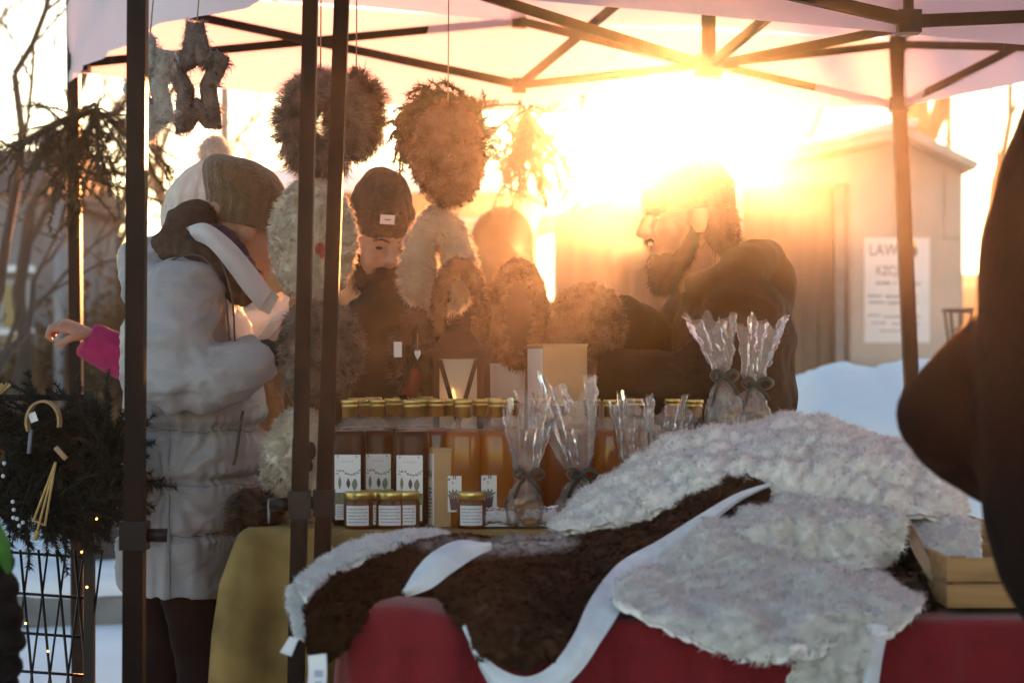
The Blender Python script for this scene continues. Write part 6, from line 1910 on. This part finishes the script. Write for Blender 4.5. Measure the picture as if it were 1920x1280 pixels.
g = G(); g.grid(loft([PP([(1612, 1172, 3.26), (1612, 1230, 3.25), (1600, 1300, 3.245), (1590, 1350, 3.245)]), PP([(1640, 1168, 3.255), (1634, 1230, 3.24), (1622, 1300, 3.235), (1612, 1350, 3.235)]), PP([(1668, 1172, 3.275), (1655, 1230, 3.255), (1645, 1300, 3.25), (1636, 1350, 3.25)])], 24, 10), .004); g.build('leather_edge', M_LEATHER, o)
# grey white scrap by the crate
o = skin('sheepskin', [
    [(1700, 985, 3.70), (1770, 970, 3.70), (1835, 985, 3.68)],
    [(1715, 1030, 3.62), (1775, 1025, 3.60), (1838, 1030, 3.60)],
    [(1745, 1085, 3.56), (1785, 1090, 3.55), (1838, 1075, 3.55)]],
    M_FW, .012, 5000, 'small greyish sheepskin end between the crest and the wooden crate', 406, nu=30, nv=18, bumpy=.004)
g = G(); g.grid(loft([PP([(1695, 985, 3.66), (1715, 1040, 3.58), (1760, 1110, 3.52), (1778, 1150, 3.50)]), PP([(1706, 975, 3.65), (1740, 1040, 3.57), (1785, 1115, 3.51), (1790, 1160, 3.495)])], 20, 6), .004); g.build('leather_edge', M_SUEDE, o)
skin('sheepskin', [
    [(1670, 1085, 3.60), (1720, 1080, 3.6), (1765, 1120, 3.58)],
    [(1668, 1115, 3.55), (1715, 1115, 3.54), (1768, 1145, 3.54)],
    [(1690, 1150, 3.47), (1730, 1160, 3.46), (1770, 1165, 3.48)]],
    M_WBROWN, .010, 4000, 'dark brown sheepskin flap beside the wooden crate', 407, nu=26, nv=16, bumpy=.004)

# patched brown hide
def patch_col(V):
    n_ = snoise(V, 2.2, 77, 3)
    x0 = P(1010, 0, 3.6)[0]; pale = np.exp(-((V[:, 0] - x0) / .10) ** 2) * np.clip((V[:, 2] - .80) * 14, 0, 1)
    k = np.clip((n_ * .5 + pale * 1.6 - .62) * 3, 0, 1)[:, None]
    left = np.clip((P(900, 0, 3.6)[0] - V[:, 0]) / .2, 0, 1)[:, None]
    c = BROWN * (1 - left) + DKBR * left
    return c * (1 - k) + np.array((.52, .46, .44)) * k
o = skin('sheepskin', [
    [(600, 1160, 3.62), (660, 1075, 3.72), (770, 1030, 3.80), (900, 1018, 3.86), (1060, 1018, 3.90), (1200, 1000, 3.86), (1330, 930, 3.80), (1400, 905, 3.80)],
    [(578, 1150, 3.5), (642, 1072, 3.62), (762, 1024, 3.70), (900, 1012, 3.77), (1060, 1012, 3.80), (1200, 990, 3.76), (1330, 915, 3.735), (1395, 888, 3.75)],
    [(575, 1180, 3.42), (650, 1112, 3.52), (780, 1062, 3.58), (920, 1050, 3.63), (1080, 1044, 3.65), (1220, 1010, 3.65), (1340, 950, 3.68), (1440, 915, 3.71)],
    [(590, 1215, 3.36), (665, 1150, 3.42), (800, 1112, 3.46), (930, 1108, 3.52), (1070, 1085, 3.54), (1200, 1050, 3.57), (1320, 985, 3.63), (1440, 942, 3.68)]],
    M_FWB, .014, 40000, 'brown and white patched hide stretched across the front of the pile', 411, nu=100, nv=30, bumpy=.006, colf=patch_col, clump=.012, curl=.9)
top = PP([(757, 1114, 3.43), (782, 1070, 3.48), (815, 1036, 3.52), (862, 1016, 3.58), (918, 1024, 3.60)])
bot = PP([(759, 1116, 3.425), (806, 1104, 3.44), (842, 1078, 3.47), (880, 1052, 3.52), (920, 1028, 3.595)])
g = G(); g.grid(loft([top, (top + bot) / 2 + np.array((0, -.012, .006)), bot], 30, 10), .004); g.build('leather_flap', M_LEATHER, o)
# left end of the hide hanging over the table corner
o2 = skin('sheepskin', [
    [(590, 1130, 3.60), (640, 1090, 3.62), (700, 1070, 3.62)],
    [(582, 1160, 3.46), (640, 1120, 3.46), (715, 1108, 3.46)],
    [(580, 1205, 3.36), (630, 1190, 3.33), (690, 1145, 3.36)],
    [(592, 1242, 3.34), (622, 1240, 3.315), (655, 1190, 3.33)]],
    M_FWB, .014, 9000, 'dark brown hide corner hanging off the left end of the red table', 412, nu=34, nv=24, bumpy=.004, colf=lambda V: np.repeat(DKBR[None], len(V), 0) * (1 + .3 * snoise(V, 6, 3))[:, None])
g = G(); g.grid(loft([PP([(577, 1228, 3.27), (578, 1262, 3.265), (574, 1300, 3.27)]), PP([(612, 1224, 3.265), (613, 1260, 3.26), (611, 1300, 3.265)])], 10, 6), .0015); tg_ = g.build('paper_tag', M_LABEL, o2)
g = G(); c = P(597, 1262, 3.258); g.box(c, (.012, .0006, .010)); g.box(c + (0, 0, -.014), (.010, .0006, .004)); g.build('tag_print', mat('blue_stamp', (.30, .36, .52), .7), tg_, smooth=False)
# hanging brown lobe
o = skin('sheepskin', [
    [(810, 1110, 3.56), (900, 1070, 3.58), (1010, 1062, 3.58), (1110, 1078, 3.58)],
    [(812, 1105, 3.48), (900, 1078, 3.47), (1010, 1075, 3.47), (1100, 1088, 3.48)],
    [(842, 1150, 3.385), (920, 1138, 3.365), (1010, 1138, 3.365), (1088, 1145, 3.385)],
    [(880, 1200, 3.31), (930, 1200, 3.295), (1000, 1205, 3.295), (1062, 1200, 3.31)],
    [(905, 1228, 3.295), (945, 1250, 3.28), (990, 1255, 3.28), (1035, 1232, 3.295)]],
    M_FWB, .014, 22000, 'brown hide lobe hanging down over the red cloth with a pale leather rim', 413, nu=50, nv=34, bumpy=.004, clump=.012, curl=.9,
    colf=lambda V: (BROWN[None] * (1 + .25 * snoise(V, 5, 9))[:, None]))
inner = PP(fwd([(1440, 905, 3.70), (1380, 925, 3.68), (1310, 965, 3.63), (1235, 1012, 3.585), (1160, 1055, 3.52), (1108, 1120, 3.40), (1075, 1190, 3.315), (1035, 1245, 3.28), (985, 1268, 3.272), (930, 1248, 3.28), (890, 1205, 3.30), (872, 1170, 3.32)]))
outer = PP(fwd([(1452, 908, 3.70), (1390, 938, 3.675), (1328, 985, 3.62), (1262, 1035, 3.57), (1200, 1080, 3.49), (1165, 1140, 3.37), (1128, 1200, 3.31), (1085, 1262, 3.275), (1020, 1312, 3.265), (940, 1308, 3.268), (890, 1232, 3.295), (868, 1172, 3.32)]))
g = G(); g.grid(loft([inner, (inner + outer) / 2 + np.array((0, -.010, 0)), outer], 80, 10), .004); g.build('leather_edge', M_LEATHER, o)
# white wool rim on the left
o = skin('sheepskin', [
    [(590, 1120, 3.70), (650, 1050, 3.80), (740, 1020, 3.86), (830, 1012, 3.90)],
    [(560, 1090, 3.62), (625, 1042, 3.72), (715, 1008, 3.80), (795, 1000, 3.84), (838, 1008, 3.86)],
    [(560, 1108, 3.55), (630, 1062, 3.64), (720, 1030, 3.70), (800, 1014, 3.78), (838, 1014, 3.82)],
    [(578, 1128, 3.5), (640, 1076, 3.6), (722, 1044, 3.66), (800, 1022, 3.74), (838, 1018, 3.78)]],
    M_FW, .014, 14000, 'white wool edge curling over the brown hide at its left end', 414, nu=50, nv=26, bumpy=.005, clump=.012)
o = skin('sheepskin', [
    [(545, 1105, 3.60), (575, 1090, 3.60), (600, 1100, 3.58)],
    [(540, 1130, 3.54), (562, 1125, 3.53), (590, 1135, 3.52)],
    [(550, 1165, 3.47), (568, 1165, 3.46), (585, 1165, 3.46)],
    [(556, 1195, 3.43), (566, 1198, 3.42), (578, 1190, 3.42)]],
    M_FW, .013, 6000, 'narrow white wool tail with a paper tag at the table corner', 415, nu=24, nv=24, bumpy=.004)
g = G(); g.grid(loft([PP([(543, 1192, 3.385), (524, 1222, 3.38)]), PP([(560, 1196, 3.38), (546, 1230, 3.375)])], 6, 5), .0015); g.build('paper_tag', M_LABEL, o)

# wooden crate
M_CRATE = mat('pine_crate', (0.34, 0.19, 0.075), 0.7, var=0.2, scale=5, stretch=(1, 6, 10), bump=0.15)
def crate():
    D = 3.42; x0 = P(1775, 0, D)[0]; x1 = x0 + .42; z1 = P(0, 1042, D)[2]; z0 = RZ + .012
    t = thing('wooden_crate', ((x0 + x1) / 2, D + .14, z0), 'wooden slatted crate on the red cloth beside the sheepskins', 'crate')
    h = z1 - z0; n = 2
    for k in range(n):
        zc = z0 + h * (k + .5) / n
        for y in (D, D + .28):
            g = G(); g.box(((x0 + x1) / 2, y, zc), (x1 - x0, .010, h / n - .006)); g.build('slat', M_CRATE, t, smooth=False)
        for x in (x0 + .005, x1 - .005):
            g = G(); g.box((x, D + .14, zc), (.010, .268, h / n - .006)); g.build('slat', M_CRATE, t, smooth=False)
    for x in (x0 + .022, x1 - .022):
        for y in (D + .016, D + .264):
            g = G(); g.box((x, y, z0 + h / 2), (.022, .020, h - .002)); g.build('corner_post', M_CRATE, t, smooth=False)
    g = G(); g.box(((x0 + x1) / 2, D + .14, z0 + .004), (x1 - x0 - .024, .262, .006)); g.build('base_board', M_CRATE, t, smooth=False)
crate()

# ------------------------------------------------------------------ wreath stand on the left
M_WIRE = mat('black_wire', (0.012, 0.011, 0.011), 0.45, metal=0.5)
M_STRAW = mat('straw', (0.42, 0.28, 0.10), 0.8, var=0.25, scale=40)
M_CORK = mat('cork_ring', (0.36, 0.23, 0.11), 0.85, var=0.2, scale=60)
M_SILVER = mat('pale_bead', (0.5, 0.53, 0.58), 0.3)
M_BULB = mat('fairy_bulb', (1.0, 0.5, 0.15), 0.4, emit=(1.0, 0.42, 0.08), estr=2.0)
def wire_rack():
    D = 4.75; t = thing('wire_rack', tuple(P(90, 690, D) * (1, 1, 0)), 'black wire mesh display rack carrying the dark wreaths', 'rack')
    zt = P(0, 1035, D)[2]
    x0, x1 = P(-60, 0, D)[0], P(168, 0, D)[0]
    for x in (x0, x1):
        g = G(); g.bar((x, D, 0), (x, D, P(0, 730, D)[2]), .022); g.build('post', M_WIRE, t, smooth=False)
        g = G(); g.bar((x, D - .002, .03), (x - .12 if x == x0 else x + .05, D + .26, .012), .018); g.build('foot', M_WIRE, t, smooth=False)
    for k in range(6):
        px = -30 + k * 34
        g = G(); g.tube([P(px + 52, 1600, D + .003), P(px, 1030, D + .003)], .0032, seg=6); g.build('wire', M_WIRE, t)
        g = G(); g.tube([P(px - 22, 1600, D + .008), P(px + 52, 1030, D + .008)], .0026, seg=6); g.build('wire', M_WIRE, t)
    for py in (1036, 1112, 1186, 1258, 1330, 1410):
        g = G(); g.tube([(x0, D + .012, P(0, py - 6, D)[2]), (x1, D + .012, P(0, py + 10, D)[2])], .0035, seg=6); g.build('cross_wire', M_WIRE, t)
    for py in (745, 900):
        g = G(); g.bar((x0, D + .014, P(0, py, D)[2]), (x1, D + .014, P(0, py, D)[2]), .014); g.build('rail', M_WIRE, t, smooth=False)
wire_rack()
M_DKNEEDLE = mat('dark_fir_needles', (0.007, 0.012, 0.007), 0.85, col2=(0.012, 0.010, 0.006), scale=9, trans=0.05)
def dark_wreath(px, py, rpx, D, label, seed, n, L):
    keep = globals()['M_NEEDLE']; globals()['M_NEEDLE'] = M_DKNEEDLE
    t = evergreen_wreath(px, py, rpx, D, label, seed, tube=.07, n=n, L=L, name='fir_wreath')
    globals()['M_NEEDLE'] = keep
    return t
w1 = dark_wreath(128, 885, 70, 4.62, 'dark fir wreath with a cork ring and straw ornament on the wire rack', 321, 210, .12)
w2 = dark_wreath(20, 860, 70, 4.68, 'dark fir wreath with silver beads hanging at the rack end', 322, 170, .12)
w3 = dark_wreath(140, 900, 26, 4.64, 'small dark fir wreath filling the middle of the larger one', 323, 70, .11)
D = 4.50
g = G(); a = np.linspace(-.3, math.pi + .5, 20); c = P(82, 790, D)
g.grid(loft([np.stack([c[0] + S(26, D) * np.cos(a), c[1] + o_y + .012 * np.cos(a), c[2] + S(36, D) * np.sin(a)], 1) for o_y in (-.018, .012)], 24, 4), .005); g.build('cork_ring', M_CORK, w1)
g = G(); g.box(P(62, 782, D - .02), (.016, .002, .020), M=np.array(((.94, 0, -.34), (0, 1, 0), (.34, 0, .94)))); g.build('price_tag', M_LABEL, w1, smooth=False)
g = G(); g.tube([P(58, 805, D - .02), P(54, 850, D - .02)], .004, seg=6); g.build('ribbon_end', mat('grey_blue_ribbon', (.16, .16, .22), .7), w1)
g = G(); p0 = P(104, 866, D)
for q in ((70, 994), (84, 985), (62, 978)):
    g.tube([p0, P(*q, D)], .0028, seg=5)
g.tube([P(60, 974, D), P(84, 984, D)], .002, seg=5); g.tube([P(70, 994, D), P(66, 1012, D)], .005, seg=6)
g.build('straw_ornament', M_STRAW, w1)
g = G(); g.tube([P(104, 838, D), P(124, 860, D)], .006, seg=6); g.build('pine_chip', M_SUEDE, w1)
rs_ = np.random.default_rng(44)
for (x, y) in ((8, 868), (24, 940), (26, 955), (25, 970), (32, 972), (36, 985), (6, 892), (43, 979)):
    g = G(); g.ball(P(x, y, 4.52), .0045, 8, 6); g.build('bead', M_SILVER, w2)
g = G(); q0 = P(4, 735, 4.5)
for k in range(10):
    g.tube([q0 + (-.02, 0, -.015), q0 + np.array((.006 + rs_.normal() * .008, rs_.normal() * .008, .012 + rs_.normal() * .01))], .002, seg=4)
g.build('straw_tuft', M_STRAW, w2)
for (x, y) in ((181, 972), (153, 1034), (163, 1100), (90, 1220), (48, 1168)):
    g = G(); g.ball(P(x, y, 4.60), .0026, 8, 6); g.build('fairy_bulb', M_BULB, w1)
# ------------------------------------------------------------------ haze, added so its sunlit scatter imitates the lens flare veil
def haze():
    g = G(); g.box((0, 31, 4.6), (124, 96, 11.6))
    m = bpy.data.materials.new('flare_haze'); m.use_nodes = True
    ns = m.node_tree.nodes; ns.clear()
    out = ns.new('ShaderNodeOutputMaterial'); pv = ns.new('ShaderNodeVolumePrincipled')
    pv.inputs['Color'].default_value = (0.97, 0.96, 0.95, 1)
    pv.inputs['Density'].default_value = HAZE_DENSITY
    pv.inputs['Anisotropy'].default_value = HAZE_G
    m.node_tree.links.new(pv.outputs[0], out.inputs['Volume'])
    o = g.build('haze', m, None, smooth=False)
    tag(o, 'thin haze added to stand in for the lens flare glow round the sun', 'haze', kind='stuff')
haze()
